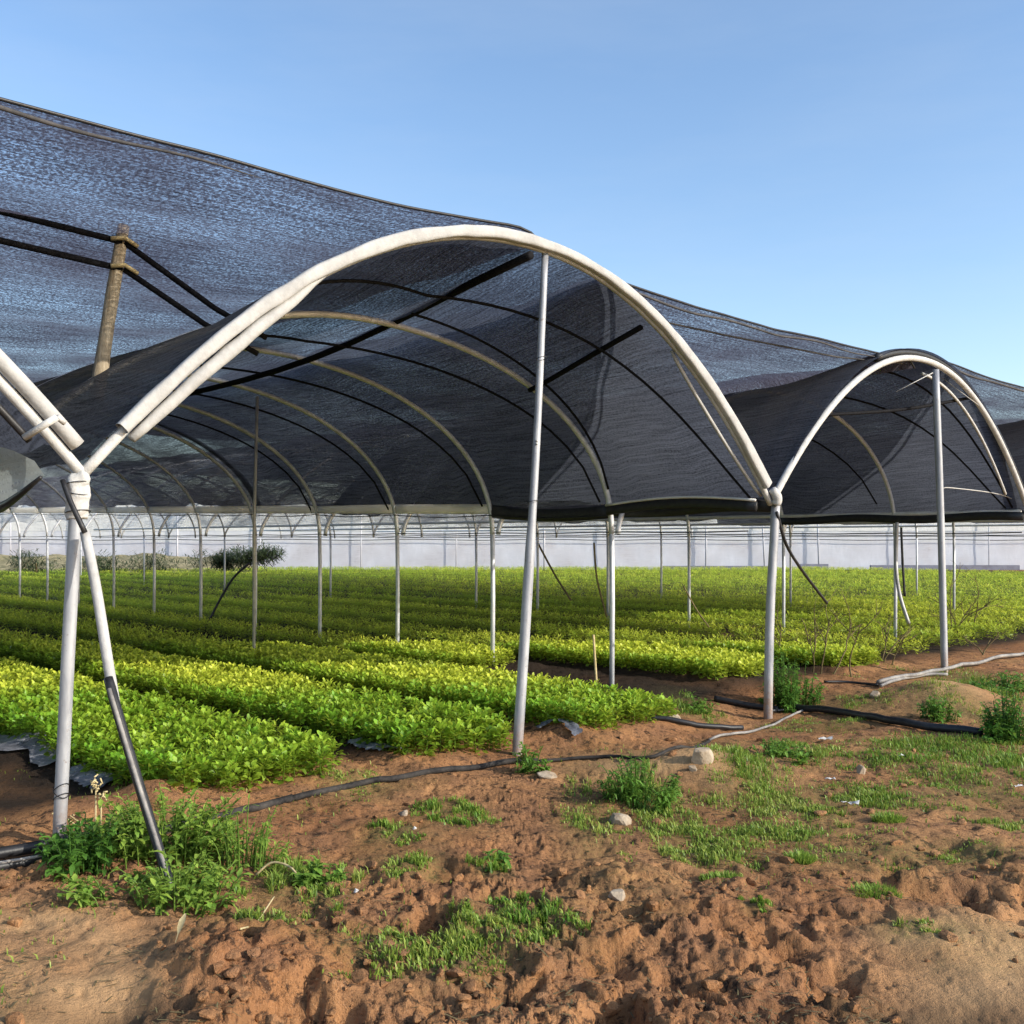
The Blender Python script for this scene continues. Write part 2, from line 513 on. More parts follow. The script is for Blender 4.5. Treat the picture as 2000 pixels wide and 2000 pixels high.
# ------------------------------------------------------------------ grass patches (where they grow)
# px, py, half width and half height in the photograph's pixels, blades, height, paleness
PATCHES = [(880, 1585, 62, 24, 800, .06, .2), (770, 1625, 50, 18, 350, .05, .35), (800, 1690, 60, 20, 380, .05, .6),
           (960, 1690, 34, 16, 260, .06, .2), (985, 1752, 45, 14, 280, .05, .3), (850, 1855, 125, 42, 1500, .055, .55),
           (1035, 1805, 70, 34, 900, .06, .3), (900, 1790, 40, 20, 200, .04, .6), (1480, 1770, 26, 12, 180, .04, .2),
           (1390, 1650, 85, 30, 1100, .055, .55), (1330, 1610, 60, 40, 800, .05, .6), (1470, 1550, 90, 30, 1200, .055, .75),
           (1500, 1615, 150, 20, 1400, .05, .45), (1445, 1500, 70, 34, 1300, .07, .3), (1690, 1545, 110, 22, 1400, .055, .3),
           (1870, 1515, 80, 30, 900, .05, .3), (1745, 1480, 90, 14, 900, .06, .2), (1960, 1595, 60, 14, 420, .05, .55),
           (1830, 1455, 160, 16, 1900, .06, .1), (1940, 1480, 80, 30, 1700, .07, .05), (1600, 1400, 90, 14, 700, .05, .4),
           (1340, 1375, 45, 22, 500, .07, .3), (640, 1730, 45, 28, 500, .07, .4), (560, 1720, 60, 40, 600, .07, .5),
           (520, 1790, 60, 30, 350, .05, .6), (700, 1530, 80, 16, 350, .04, .7), (1150, 1590, 50, 60, 600, .05, .8),
           (1910, 1330, 110, 18, 1100, .07, .3), (1850, 1385, 70, 20, 500, .06, .75), (1680, 1370, 60, 14, 400, .05, .5),
           (1700, 1660, 150, 30, 260, .035, .7), (1880, 1660, 100, 20, 200, .035, .6), (1980, 1370, 40, 30, 600, .08, .2),
           (1560, 1470, 60, 24, 700, .07, .2), (1290, 1560, 60, 50, 900, .06, .6), (930, 1830, 60, 30, 350, .05, .6),
           (1790, 1810, 70, 14, 120, .03, .7), (300, 1620, 60, 20, 250, .05, .5), (1600, 1580, 60, 16, 350, .05, .6)]
PATCH_W = []
for px, py, rx, ry, nb, hh, pale in PATCHES:
    d = F * EYE / (py - HZ)
    PATCH_W.append(((px - 1000) / F * d, d, rx / F * d, ry * d * d / (F * EYE), nb, hh, pale))


# ------------------------------------------------------------------ ground
def build_ground():
    ang = np.linspace(-1.25, 1.25, 1000)
    # finer columns where the photograph looks
    ang = np.sign(ang) * (np.abs(ang) / 1.25) ** 1.5 * 1.25
    r = [1.2]
    while r[-1] < 16: r.append(r[-1] * 1.0048)
    while r[-1] < 60: r.append(r[-1] * 1.02)
    while r[-1] < 900: r.append(r[-1] * 1.12)
    r = np.array(r)
    A, R = np.meshgrid(ang, r)
    x = R * np.sin(A); y = R * np.cos(A)
    near = R < 20
    h = np.zeros_like(x)
    xs, ys = x[near], y[near]
    fade = sstep(19, 13, R[near])
    h[near] = height(xs, ys) * fade
    s, v = sv(x, y)
    sand = np.zeros_like(x)
    tx = x / np.maximum(y, .5)
    sand += .8 * sstep(-.28, -.42, tx) * sstep(4.8, 4.2, y) + .7 * sstep(.28, .45, tx) * sstep(4.8, 4.0, y)
    for mx, my, mh, mr in MOUNDS[:3]:
        sand += .7 * np.exp(-(((x - mx) ** 2 + (y - my) ** 2) / mr ** 2))
    sand = np.clip(sand * (.5 + vnoise(x * 6, y * 6, 90)), 0, .9)
    shade_tint = sstep(.5, 1.1, v) * 1.1  # soil inside the tunnels darkened: furrow shade put into the colour
    for ax, ay, ar in ((1.33, 3.52, .26), (-1.30, 3.50, .16)):  # two soft ground shadows painted into the soil colour
        shade_tint = np.maximum(shade_tint, .62 * np.exp(-(((x - ax) / (2.2 * ar)) ** 2 + ((y - ay) / (.6 * ar)) ** 2)))
    shade_tint = np.where(R > 60, .3, shade_tint) * (.7 + .5 * vnoise(x * 2, y * 2, 91))
    moss = np.zeros_like(x)
    for gx, gy, rx, ry, nb, hh, pale in PATCH_W:
        moss = np.maximum(moss, .85 * np.exp(-(((x - gx) / (rx * 1.15)) ** 2 + ((y - gy) / (ry * 1.15)) ** 2)))
    moss = np.clip(moss + .25 * sstep(.55, .75, vnoise(x * 1.7, y * 1.7, 93)) * sstep(.3, -.3, v), 0, 1)
    mb = MB()
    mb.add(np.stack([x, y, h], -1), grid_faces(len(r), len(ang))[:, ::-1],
           col=np.stack([sand, np.clip(shade_tint, 0, 1), moss, np.ones_like(x)], -1).reshape(-1, 4))
    o = mb.build('ground', M['soil']); o['kind'] = 'structure'


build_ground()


# ------------------------------------------------------------------ small leaves
def leaf_grid(L, Wd, nl=4, cup=.25, droop=.4, wave=0.0, petiole=.3, rng=RNG):
    """a leaf along +x, blade up +z; returns verts (nl+1)*3 and a base-to-tip factor"""
    t = np.linspace(0, 1, nl + 1)
    w = np.where(t < petiole, .12 + .1 * t, np.sin(np.clip((t - petiole) / (1 - petiole), 0, 1) * math.pi * .86 + .12) ** .75)
    w[-1] = .25
    x = L * (t - .12 * droop * t ** 3); z = -L * droop * .5 * t ** 2.2
    v = np.zeros((nl + 1, 3, 3))
    for k, sgn in enumerate((-1, 0, 1)):
        v[:, k, 0] = x
        v[:, k, 1] = sgn * w * Wd * .5
        v[:, k, 2] = z + (abs(sgn) * cup * w * Wd * .5) + wave * Wd * rng.uniform(-1, 1, nl + 1) * abs(sgn)
    return v.reshape(-1, 3), np.repeat(t, 3)


def rot_to(v, az, el):
    """lift leaves by el (radians) and turn to azimuth az"""
    ce, se = math.cos(el), math.sin(el)
    x = v[:, 0] * ce - v[:, 2] * se; z = v[:, 0] * se + v[:, 2] * ce; y = v[:, 1]
    ca, sa = math.cos(az), math.sin(az)
    return np.stack([x * ca - y * sa, x * sa + y * ca, z], -1)


def lettuce_variant(nleaf, nl, seed, size=1.0, hgt=.225):
    rng = np.random.default_rng(seed)
    V_, C_, Q_ = [], [], []
    n = 0
    gf = grid_faces(nl + 1, 3)
    for i in range(nleaf):
        f = i / max(1, nleaf - 1)                      # 0 lowest outer leaf .. 1 heart
        L = size * (.056 - .010 * f) * rng.uniform(.8, 1.2)
        Wd = size * (.041 - .005 * f) * rng.uniform(.8, 1.2)
        v, t = leaf_grid(L, Wd, nl, rng.uniform(.15, .5), rng.uniform(.1, .6), .14, .2, rng)
        tw = rng.normal(0, .4)
        y, z = v[:, 1].copy(), v[:, 2].copy()
        v[:, 1] = y * math.cos(tw) - z * math.sin(tw); v[:, 2] = y * math.sin(tw) + z * math.cos(tw)
        az = i * 2.39996 + rng.normal(0, .4); el = math.radians(5 + 50 * f ** 1.5 + rng.normal(0, 16))
        v = rot_to(v, az, el)
        rr = (.004 + .05 * rng.random()) * (1 - .2 * f)
        z0 = hgt * (.05 + .73 * f ** .75) + rng.normal(0, .006)
        v += [rr * math.cos(az), rr * math.sin(az), max(.01, z0)]
        V_.append(v); Q_.append(gf + n); n += len(v)
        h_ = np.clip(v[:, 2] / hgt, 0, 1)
        C_.append(np.stack([np.clip(.25 * t + .75 * h_ ** 2.2, 0, 1), np.full(len(t), rng.random()), np.zeros(len(t)), np.ones(len(t))], -1))  # low leaves darkened: shade inside the bed painted into the colour
    # short stem that the leaves grow from
    st = np.array([[.006 * math.cos(a), .006 * math.sin(a), z] for z in (0, hgt * .6) for a in (0, 2.1, 4.2)])
    if nl > 1:
        V_.append(st); Q_.append(np.array([[0, 1, 4, 3], [1, 2, 5, 4], [2, 0, 3, 5]]) + n)
        C_.append(np.tile([.1, .5, 0, 1.0], (6, 1)))
    return np.concatenate(V_), np.concatenate(C_), np.concatenate(Q_)


VAR_HI = [lettuce_variant(50, 2, 100 + k) for k in range(7)]
VAR_MID = [lettuce_variant(26, 1, 200 + k, 1.25) for k in range(6)]
VAR_LOW = [lettuce_variant(12, 1, 300 + k, 1.7) for k in range(5)]


def paleness(s, v, rng):
    """how yellow-green the plants are: the shaded front ends and sunlit middle are painted into the leaf colour"""
    q = v + .75 * s
    p = .12 + .85 * sstep(1.7, 3.9, q)  # sunlit and shaded zones of the field painted as leaf tone
    p = np.maximum(p * (1 - .15 * sstep(13, 18, v + .25 * s)), .25)
    p = p + .25 * fbm(s * 1.3, v * .45, 301, 3) + rng.normal(0, .08, s.shape)
    p = p + .08 + .16 * np.sin(s * 1.9 + 1.0) * sstep(2.5, 4, v)
    return np.clip(p, 0, 1)


def build_crop():
    rng = np.random.default_rng(11)
    S, VV, BO, BE = [], [], [], []
    for s0, s1, v0, v1 in BEDS:
        ns = max(2, int(round((s1 - s0) / .135)))
        rows = np.linspace(s0 + .08, s1 - .08, ns)
        vs = np.arange(v0, v1, .135)
        a, b = np.meshgrid(rows, vs)
        a = a + rng.normal(0, .014, a.shape); b = b + rng.normal(0, .03, b.shape) + (np.arange(ns) % 2) * .065
        # ragged bed ends
        end = v0 + .35 * vnoise(rows * 2.1, rows * 0 + v0, 401)
        corner = .22 * np.abs(np.linspace(-1, 1, ns)) ** 3
        keep = (b > (end * .5 + v0 * .5 + corner)[None]) & (rng.random(a.shape) > .012)
        S.append(a[keep]); VV.append(b[keep]); BE.append((a - s0)[keep]); BO.append(np.full(int(keep.sum()), rng.uniform(-.30, .18) if s0 > 5 or s0 < -3 else 0.0))
    s = np.concatenate(S); v = np.concatenate(VV); bo = np.concatenate(BO); be = np.concatenate(BE)
    p = WN(s - .02 * v, v, 0)
    x, y = p[:, 0], p[:, 1]
    ok = (y > 4) & (y < 54) & (np.abs(x) < .56 * y + .6)
    far = y > 26
    e0 = np.full(len(s), 9.0)
    for s0, s1, v0, v1 in BEDS:
        e0 = np.where((s > s0) & (s < s1), np.minimum(s - s0, s1 - s), e0)
    ok &= ~((y > 14) & (e0 < .10 + .05 * far))
    ok &= ~far | (rng.random(len(y)) < .45)
    mid = (y > 14) & ~far
    ok &= ~mid | (rng.random(len(y)) < .8)
    s, v, x, y, bo, be = s[ok], v[ok], x[ok], y[ok], bo[ok], be[ok]
    h = np.where(y < 14, smooth_base(x, y), .03) - .012
    pale = np.clip(paleness(s, v, rng) + bo, 0, 1) * (.34 + .66 * sstep(.05, .42, be + rng.normal(0, .05, len(be))))  # near edge of each bed darkened: side shade painted into the leaves
    size = rng.uniform(.88, 1.08, len(x)) * (1 + .16 * fbm(x * .8, y * .8, 55, 2))
    az = rng.uniform(0, 6.283, len(x))
    order = np.argsort(y + .15 * np.abs(x))
    single = np.zeros(len(x), bool)
    vis = [i for i in order if abs(x[i]) < .5 * y[i]][:300]
    single[vis] = True
    meshes = []
    for V_, C_, Q_ in VAR_HI:
        meshes.append(MB().add(V_, Q_, col=C_).mesh('lettuce_plant', M['lettuce']))
    wherelab = {0: 'of the nearest crop bed beside the left post', 1: 'of the crop bed left of the middle pole',
                2: 'of the crop bed ending right of the middle pole'}
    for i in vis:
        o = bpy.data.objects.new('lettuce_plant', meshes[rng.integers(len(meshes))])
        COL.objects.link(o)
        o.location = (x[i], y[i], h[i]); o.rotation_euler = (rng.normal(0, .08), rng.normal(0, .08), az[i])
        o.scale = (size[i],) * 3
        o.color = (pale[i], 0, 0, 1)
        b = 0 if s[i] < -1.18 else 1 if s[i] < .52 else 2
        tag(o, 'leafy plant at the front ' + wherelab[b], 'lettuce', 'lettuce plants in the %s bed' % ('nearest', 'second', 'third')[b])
    mb = MB()
    rest = ~single
    for zone, vars_, seed in ((y < 14, VAR_HI, 1), ((y >= 14) & (y <= 26), VAR_MID, 2), (y > 26, VAR_LOW, 3)):
        idx = np.nonzero(zone & rest)[0]
        pick = rng.integers(len(vars_), size=len(idx))
        for k, (V_, C_, Q_) in enumerate(vars_):
            ii = idx[pick == k]
            if not len(ii): continue
            ca, sa = np.cos(az[ii]) * size[ii], np.sin(az[ii]) * size[ii]
            vx = V_[None, :, 0] * ca[:, None] - V_[None, :, 1] * sa[:, None] + x[ii][:, None]
            vy = V_[None, :, 0] * sa[:, None] + V_[None, :, 1] * ca[:, None] + y[ii][:, None]
            vz = V_[None, :, 2] * size[ii][:, None] + h[ii][:, None]
            c = np.broadcast_to(C_, (len(ii),) + C_.shape).copy()
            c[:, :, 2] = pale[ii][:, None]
            nv = len(V_)
            q = (Q_[None] + (np.arange(len(ii)) * nv)[:, None, None]).reshape(-1, 4)
            mb.add(np.stack([vx, vy, vz], -1).reshape(-1, 3), q, col=c.reshape(-1, 4))
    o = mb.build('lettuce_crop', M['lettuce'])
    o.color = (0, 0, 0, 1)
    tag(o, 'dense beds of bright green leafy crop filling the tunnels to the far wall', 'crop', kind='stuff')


build_crop()


# ------------------------------------------------------------------ tunnels
def front_profile(n=41, a=3.3, foot=1.95, top=3.82):
    s = np.linspace(-1, 1, n); s = np.sign(s) * np.abs(s) ** .85
    return s * a, foot + (top - foot) * (1 - np.abs(s) ** 2.06)


def inner_profile(n=41, a=3.3, foot=1.67, top=3.56, left=.6):
    th = np.linspace(math.pi, 0, n)
    e = np.sin(th) ** .95; p = 1 - np.abs(np.cos(th)) ** 2.0
    k = np.where(th > math.pi / 2, left, 0.0)
    return a * np.cos(th), foot + (top - foot) * (e * (1 - k) + p * k)


def profile_at(v, n=41, a=3.3, c0=0.0):
    """section of the tunnel skin at distance v behind the front; it sags a little between the hoops"""
    fs, fz = front_profile(n, a); is_, iz = inner_profile(n, a)
    th = np.linspace(0, 1, n)
    fs = np.interp(th, np.linspace(0, 1, n), fs)
    w = min(1, max(0, v / BAY))
    w = w * w * (3 - 2 * w)
    ph = (v / BAY) % 1.0
    sag = .05 * math.sin(math.pi * ph) ** 2
    s = (fs + c0) * (1 - w) + is_ * w; z = fz * (1 - w) + iz * w
    return s, z - sag * np.clip((z - 2.0) / 1.2, 0, 1)


def net_surface(cs, a, v0, v1, zmin, step=.25, off=.03, c0=0.0, hem_wave=.03, seed=0):
    """skin over the hoops; the part below zmin(v) is left open"""
    mb = MB()
    vs = np.arange(v0, v1 + 1e-6, step)
    n = 61
    rows, uvs = [], []
    for v in vs:
        s, z = profile_at(v, 121, a, c0)
        zm = zmin(v) + hem_wave * math.sin(v * 2.1 + seed)
        up = z >= zm
        i0, i1 = np.nonzero(up)[0][[0, -1]]
        tt = np.linspace(i0, i1, n)
        ss = np.interp(tt, np.arange(121), s); zz = np.interp(tt, np.arange(121), z)
        ln = np.concatenate([[0], np.cumsum(np.hypot(np.diff(ss), np.diff(zz)))])
        ln = ln - ln[n // 2]
        nx, nz = np.gradient(zz), -np.gradient(ss)
        l = np.hypot(nx, nz); nx, nz = -nx / l, -nz / l
        wr = .022 * fbm(ln * 2.6, np.full(n, v * 1.3), 700 + seed, 4)
        rows.append(WN(cs + ss + nx * (off + wr), v, zz + nz * (off + wr)))
        uvs.append(np.stack([np.full(n, v), ln + seed * 3.3], -1))
    mb.add(np.concatenate(rows), grid_faces(len(vs), n), uv=np.concatenate(uvs))
    return mb


def hoop_path(cs, a, k, n=49, drop=0.0):
    v = k * BAY
    if k == 0:
        s, z = front_profile(n, a)
    else:
        s, z = inner_profile(n, a)
    return WN(cs + s, v, z - drop)


def gz(s, v):
    p = W(s, v, 0)
    return float(smooth_base(np.array([p[0]]), np.array([p[1]]))[0]) if p[1] < 14 else 0.0


def make_tunnel(cs, a, name_label, ks, posts_right=True):
    t = thing('shade_tunnel', name_label, 'shade tunnel', W(cs, 0, 0), 'joined shade tunnels')
    for k in ks:
        if k == 0: continue
        m = M['hoop'] if k < 12 else M['galv_dark']
        tube(MB(), hoop_path(cs, a, k), .030 if k < 6 else .026, 8).build('hoop', m, t)
        if posts_right and (k < 7 or k % 3 == 0 or cs < 1):
            s = cs + a; v = k * BAY
            tube(MB(), [W(s, v, gz(s, v) - .1), W(s + .01, v, .9), W(s, v, 1.69)], .028, 8).build('post', M['hoop'], t)
    return t


T0 = make_tunnel(-6.6, 3.3, 'black netted shade tunnel at the left edge, only its right arch leg in view', range(0, 5))
T1 = make_tunnel(0, 3.3, 'large middle shade tunnel whose cream covered front arch spans the picture', range(0, 22))
T2 = make_tunnel(6.65, 3.25, 'shade tunnel right of the large one, with a thin white front arch', range(0, 20))
T3 = make_tunnel(13.2, 3.3, 'pale netted shade tunnel beyond the second front arch, right edge', range(0, 18, 2))
T4 = make_tunnel(19.8, 3.3, 'farthest pale netted shade tunnel before the white boundary wall', range(0, 14, 4))

hemT1 = lambda v: 1.93 + .02 * v if v > 1.5 else 1.97
net_surface(-6.6, 3.3, -.02, 9.0, lambda v: 2.03, seed=1, c0=.12).build('net', M['net_dark'], T0)
net_surface(0, 3.3, -.02, 9.85, hemT1, seed=2, c0=.1).build('net', M['net_dark'], T1)
net_surface(0, 3.3, 9.55, 41, hemT1, seed=2, c0=.1, off=.05).build('net', M['net_thin'], T1)
net_surface(6.65, 3.25, -.02, 7.98, lambda v: 1.95, seed=3).build('net', M['net_dark'], T2)
net_surface(6.65, 3.25, 7.6, 38, lambda v: 2.0, seed=4, step=.5, off=.05).build('pale_net', M['net_pale'], T2)
net_surface(13.2, 3.3, -.02, 10.0, lambda v: 1.95, seed=5).build('net', M['net_dark'], T3)
net_surface(13.2, 3.3, 10.02, 34, lambda v: 2.0, seed=6, step=.6).build('pale_net', M['net_pale'], T3)
net_surface(19.8, 3.3, 0, 26, lambda v: 2.0, seed=7, step=.7).build('pale_net', M['net_pale'], T4)

# front arch of the middle tunnel: pipe, cream cover, sagging second fold on its left half
fs, fz = front_profile(81, 3.28)
fs = fs + .1
arch = WN(fs, 0, fz)
tube(MB(), arch, .030, 10).build('front_arch', M['wrap'], T1)
FA = [o for o in T1.children if o.name.startswith('front_arch')][0]
nrm = np.stack([np.gradient(fz), -np.gradient(fs)], -1); nrm = -nrm / np.linalg.norm(nrm, axis=1)[:, None]
wid = np.interp(fs, [-3.3, -2.4, -1, 0, 1, 2, 3.3], [.035, .039, .046, .042, .038, .046, .055])
cov = MB()
path = WN(fs + nrm[:, 0] * .022, -.045, fz + nrm[:, 1] * .022)[3:-2]
ang = np.linspace(0, 2 * math.pi, 14, endpoint=False)
ringv, q = [], []
frontdir = np.array([-V[0], -V[1], 0])
for i in range(len(path)):
    j = i + 3
    n3 = np.array([U[0] * nrm[j, 0], U[1] * nrm[j, 0], nrm[j, 1]])
    w = wid[j] * (1 + .10 * math.sin(i * .9) * math.sin(i * .37))
    ringv.append(path[i] + w * np.sign(np.cos(ang))[:, None] * np.abs(np.cos(ang))[:, None] ** .55 * n3 + .035 * np.sign(np.sin(ang))[:, None] * np.abs(np.sin(ang))[:, None] ** .6 * frontdir)
nn = len(ang)
for i in range(len(path) - 1):
    for j in range(nn): q.append((i * nn + j, i * nn + (j + 1) % nn, (i + 1) * nn + (j + 1) % nn, (i + 1) * nn + j))
cov.add(np.concatenate(ringv), q)
crumple(cov, .007, 5).build('cover_strip', M['cover'], FA)
# inner fold hanging under the cover on the left side
i0, i1 = 3, 22
tt = np.linspace(0, 1, i1 - i0)
offs = .052 + .028 * np.sin(tt * math.pi) - .05 * tt ** 3
fp = WN(fs[i0:i1] - nrm[i0:i1, 0] * offs, -.03, fz[i0:i1] - nrm[i0:i1, 1] * offs)
rad = np.interp(tt, [0, .12, .45, .75, 1], [.026, .034, .042, .036, .010])
crumple(tube(MB(), fp, rad, 12), .010, 6, 3).build('loose_fold', M['cover'], FA)
# second thin pipe under the right half of the arch
sp_i = range(60, 80)
rp = np.array([WN(fs[i] - nrm[i, 0] * .11 * math.sin((i - 60) / 19 * math.pi) ** .7, .06, fz[i] - nrm[i, 1] * .11 * math.sin((i - 60) / 19 * math.pi) ** .7) for i in sp_i])
tube(MB(), rp, .016, 8).build('loose_edge', M['cover'], FA)

# front arch of tunnel 0 (its right leg), two pipes and a clamp
fs0, fz0 = front_profile(121)
half = slice(48, 121)
tube(MB(), WN(-6.48 + fs0, 0, fz0)[half], .030, 10).build('front_arch', M['wrap'], T0)
tube(MB(), WN(-6.48 + fs0 + .056, -.03, fz0 + .042)[48:119], .042, 10).build('cover_strip', M['cover'], T0)
tube(MB(), WN(-6.48 + fs0 - .07, .03, fz0 - .05)[48:117], .02, 8).build('inner_pipe', M['black'], T0)
cl = MB()
cc = at(93, 838, 5.22)
tube(cl, [cc + np.array([-.09, -.06, -.05]), cc + np.array([.01, -.07, .01]), cc + np.array([.075, -.06, .055])], .019, 8)
tube(cl, [cc + np.array([.075, -.06, .055]), cc + np.array([.095, -.02, .03])], .016, 8)
cl.build('clamp', M['wrap'], T0)
# cloudy film hanging along the gutter of tunnel 0
vs = np.linspace(.03, 7, 30); rows, uvs = [], []
for v in vs:
    zz = np.linspace(1.80 + .15 * math.exp(-v * 2.4) - .03 * math.sin(v * 2), 2.16 - .16 * math.exp(-v * 2.4), 7)
    rows.append(WN(-3.36 - .05 * np.linspace(0, 1, 7) - .03 * math.sin(v * 5), v, zz)); uvs.append(np.stack([np.full(7, v), zz], -1))
MB().add(np.concatenate(rows), grid_faces(30, 7), uv=np.concatenate(uvs)).build('gutter_film', M['film_clear'], T0)
he = [W(-3.38 - .02 * math.sin(v * 5), v, 1.79 + .15 * math.exp(-v * 2.4) - .03 * math.sin(v * 2)) for v in vs]
tube(MB(), he, np.interp(np.arange(30), [0, 3, 29], [.010, .030, .032]), 8).build('gutter_rope', M['black'], T0)

# front arch of tunnel 2: thin white pipe, black net rolled over it
fs2, fz2 = front_profile(61, 3.25, 1.97, 3.74)
tube(MB(), WN(6.65 + fs2, 0, fz2), .036, 10).build('front_arch', M['wrap'], T2)
tube(MB(), WN(6.65 + fs2 * 1.035, .05, fz2 + .07)[22:], .045, 8).build('rolled_net', M['black'], T2)
tube(MB(), WN(6.65 + fs2 * .90, .10, 1.97 + (fz2 - 1.97) * .94 - .02)[31:58], .018, 8).build('inner_pipe', M['wrap'], T2)
bz = at(1580, 812, 11.3); bz2 = at(1760, 800, 12.4); bz3 = at(1905, 775, 13.3)
tube(MB(), smooth_path([bz, bz2, bz3], 9), .020, 8).build('cross_bar', M['black_bar'], T2)
for (x0, y0), (x1, y1), dd in (((1750, 765), (1822, 728), 12.0), ((1840, 738), (1912, 792), 12.9)):
    tube(MB(), [at(x0, y0, dd), at(x1, y1, dd + .1)], .005, 6).build('tie_wire', M['wrap'], T2)
tube(MB(), smooth_path([at(1840, 954, 13.4), at(1860, 953, 13.5), at(1950, 965, 14.2), at(2000, 985, 14.6)], 14), .007, 6).build('tie_wire', M['wrap'], T2)
fs3, fz3 = front_profile(61, 3.3)
tube(MB(), WN(13.2 + fs3, 0, fz3), .036, 10).build('front_arch', M['wrap'], T3)

# posts of the front plane
p = [W(-3.3, 0, -.15), W(-3.3, 0, 0), W(-3.22, 0, 1.0), W(-3.17, 0, 1.92)]
pj1 = [at(113, 1690, 5.38), at(115, 1650, 5.38), at(130, 1340, 5.40), at(148, 1000, 5.43), at(154, 930, 5.44)]
tube(MB(), smooth_path(pj1, 14), [.034] * 14, 16).build('post', M['galv'], T0)
wr = smooth_path([at(151, 1012, 5.43), at(150, 990, 5.43), at(152, 960, 5.43), at(153, 940, 5.43), at(154, 925, 5.44)], 12)
crumple(tube(MB(), smooth_path(wr, 40), np.interp(np.linspace(0, 11, 40), np.arange(12), [.043, .050, .054, .052, .055, .057, .054, .053, .056, .054, .049, .044]), 18), .020, 16).build('cloth_wrap', M['wrap'], T0)
pj2 = [at(1502, 1440, 9.9), at(1500, 1405, 9.9), at(1504, 1200, 9.92), at(1512, 1050, 9.95), at(1515, 985, 9.97)]
tube(MB(), smooth_path(pj2, 12), .043, 14).build('post', M['galv'], T1)
tube(MB(), smooth_path([at(1516, 985, 9.9), at(1518, 972, 9.88), at(1508, 955, 9.86)], 8), [.044, .047, .048, .046, .049, .045, .044, .036], 12).build('cloth_wrap', M['wrap'], T1)
# middle poles under the arch crowns
pc1 = [at(1008, 1500, 7.62), at(1010, 1475, 7.62), at(1030, 1160, 7.68), at(1048, 860, 7.75), at(1065, 488, 7.83)]
tube(MB(), smooth_path(pc1, 20), np.interp(np.linspace(0, 1, 20), [0, .5, .62, .63, 1], [.039, .039, .037, .031, .026]), 16).build('centre_pole', M['galv'], T1)
pc2 = [at(1846, 1330, 12.3), at(1845, 1315, 12.3), at(1837, 1000, 12.35), at(1827, 722, 12.33)]
tube(MB(), smooth_path(pc2, 14), .042, 12).build('centre_pole', M['galv'], T2)
tube(MB(), [W(9.92, 0, -.1), W(9.92, 0, 1.95)], .045, 12).build('post', M['galv'], T2)
# middle pole deeper inside
ip = W(1.1, 3 * BAY, 0)
tube(MB(), [ip + [0, 0, -.05], ip + [0, 0, 1.7], ip + [.04, 0, 3.38]], .02, 8).build('centre_pole', M['galv_dark'], T1)

# twisted wires round the left post, bolts on the middle pole
def wire_loop(cx, cy, cz, r, tilt, parent, n=20):
    t_ = np.linspace(0, 2 * math.pi, n)
    tube(MB(), np.stack([cx + r * np.cos(t_), cy + r * np.sin(t_), cz + tilt * np.cos(t_ + .6)], -1), .0028, 5, caps=False).build('tie_wire', M['black'], parent)


for py, tl in ((1540, .030), (1546, -.028), (1556, .022)):
    q_ = at(119, py, 5.38); wire_loop(q_[0], q_[1], q_[2], .038, tl, T0)
for py, tl in ((945, .012), (962, -.014), (1000, .010)):
    q_ = at(152, py, 5.435); wire_loop(q_[0], q_[1], q_[2], .062, tl, T0)
for py in (862, 868):
    q_ = at(1048, py, 7.75); tube(MB(), [q_ + [0, -.05, 0], q_ + [0, -.028, 0]], .009, 6).build('bolt', M['galv_dark'], T1)
for py in (700, 980, 1395):
    q_ = at(1058 if py == 700 else 1041 if py == 980 else 1013, py, 7.7); wire_loop(q_[0], q_[1], q_[2], .041, .01, T1)

# purlins and braces of the middle tunnel
tube(MB(), smooth_path([W(.12, -.02, 3.74), W(.5, 2 * BAY, 3.46), W(.35, 4.2 * BAY, 3.36)], 12), .034, 8).build('purlin', M['black_bar'], T1)
tube(MB(), smooth_path([at(1252, 639, 8.85), at(1150, 697, 9.5), at(1068, 745, 10.1), at(1035, 762, 10.42)], 8), .026, 8).build('purlin', M['black_bar'], T1)
for k, ext in ((0, 1.0), (1, .9), (2, .9), (3, .9), (4, .8)):
    pts = []
    for s in np.linspace(3.25, -1.5, 26):
        v = k * BAY + .1 + ext * (1 - abs(s / 3.3)) ** .8
        ss, zz = profile_at(v, 121)
        pts.append(W(s, v, float(np.interp(s, ss, zz)) - .005))
    tube(MB(), pts, .013, 6).build('rope', M['black_bar'], T1)
pts = []
for s in np.linspace(3.2, .2, 20):
    v = BAY - .45 * (1 - abs(s / 3.3)) ** .7
    ss, zz = profile_at(v, 121); pts.append(W(s, v, float(np.interp(s, ss, zz)) - .005))
tube(MB(), pts, .013, 6).build('rope', M['black_bar'], T1)
# ropes in the valley of tunnel 2
for k, ext in ((0, .5), (0, 1.6), (1, 1.2)):
    pts = []
    for s in np.linspace(3.15, -3.0, 26):
        v = k * BAY + .15 + ext * (1 - abs(s / 3.3)) ** .8
        ss, zz = profile_at(v, 121, 3.25)
        pts.append(W(6.65 + s, v, float(np.interp(s, ss, zz)) - .005))
    tube(MB(), pts, .014, 6).build('rope', M['black_bar'], T2)
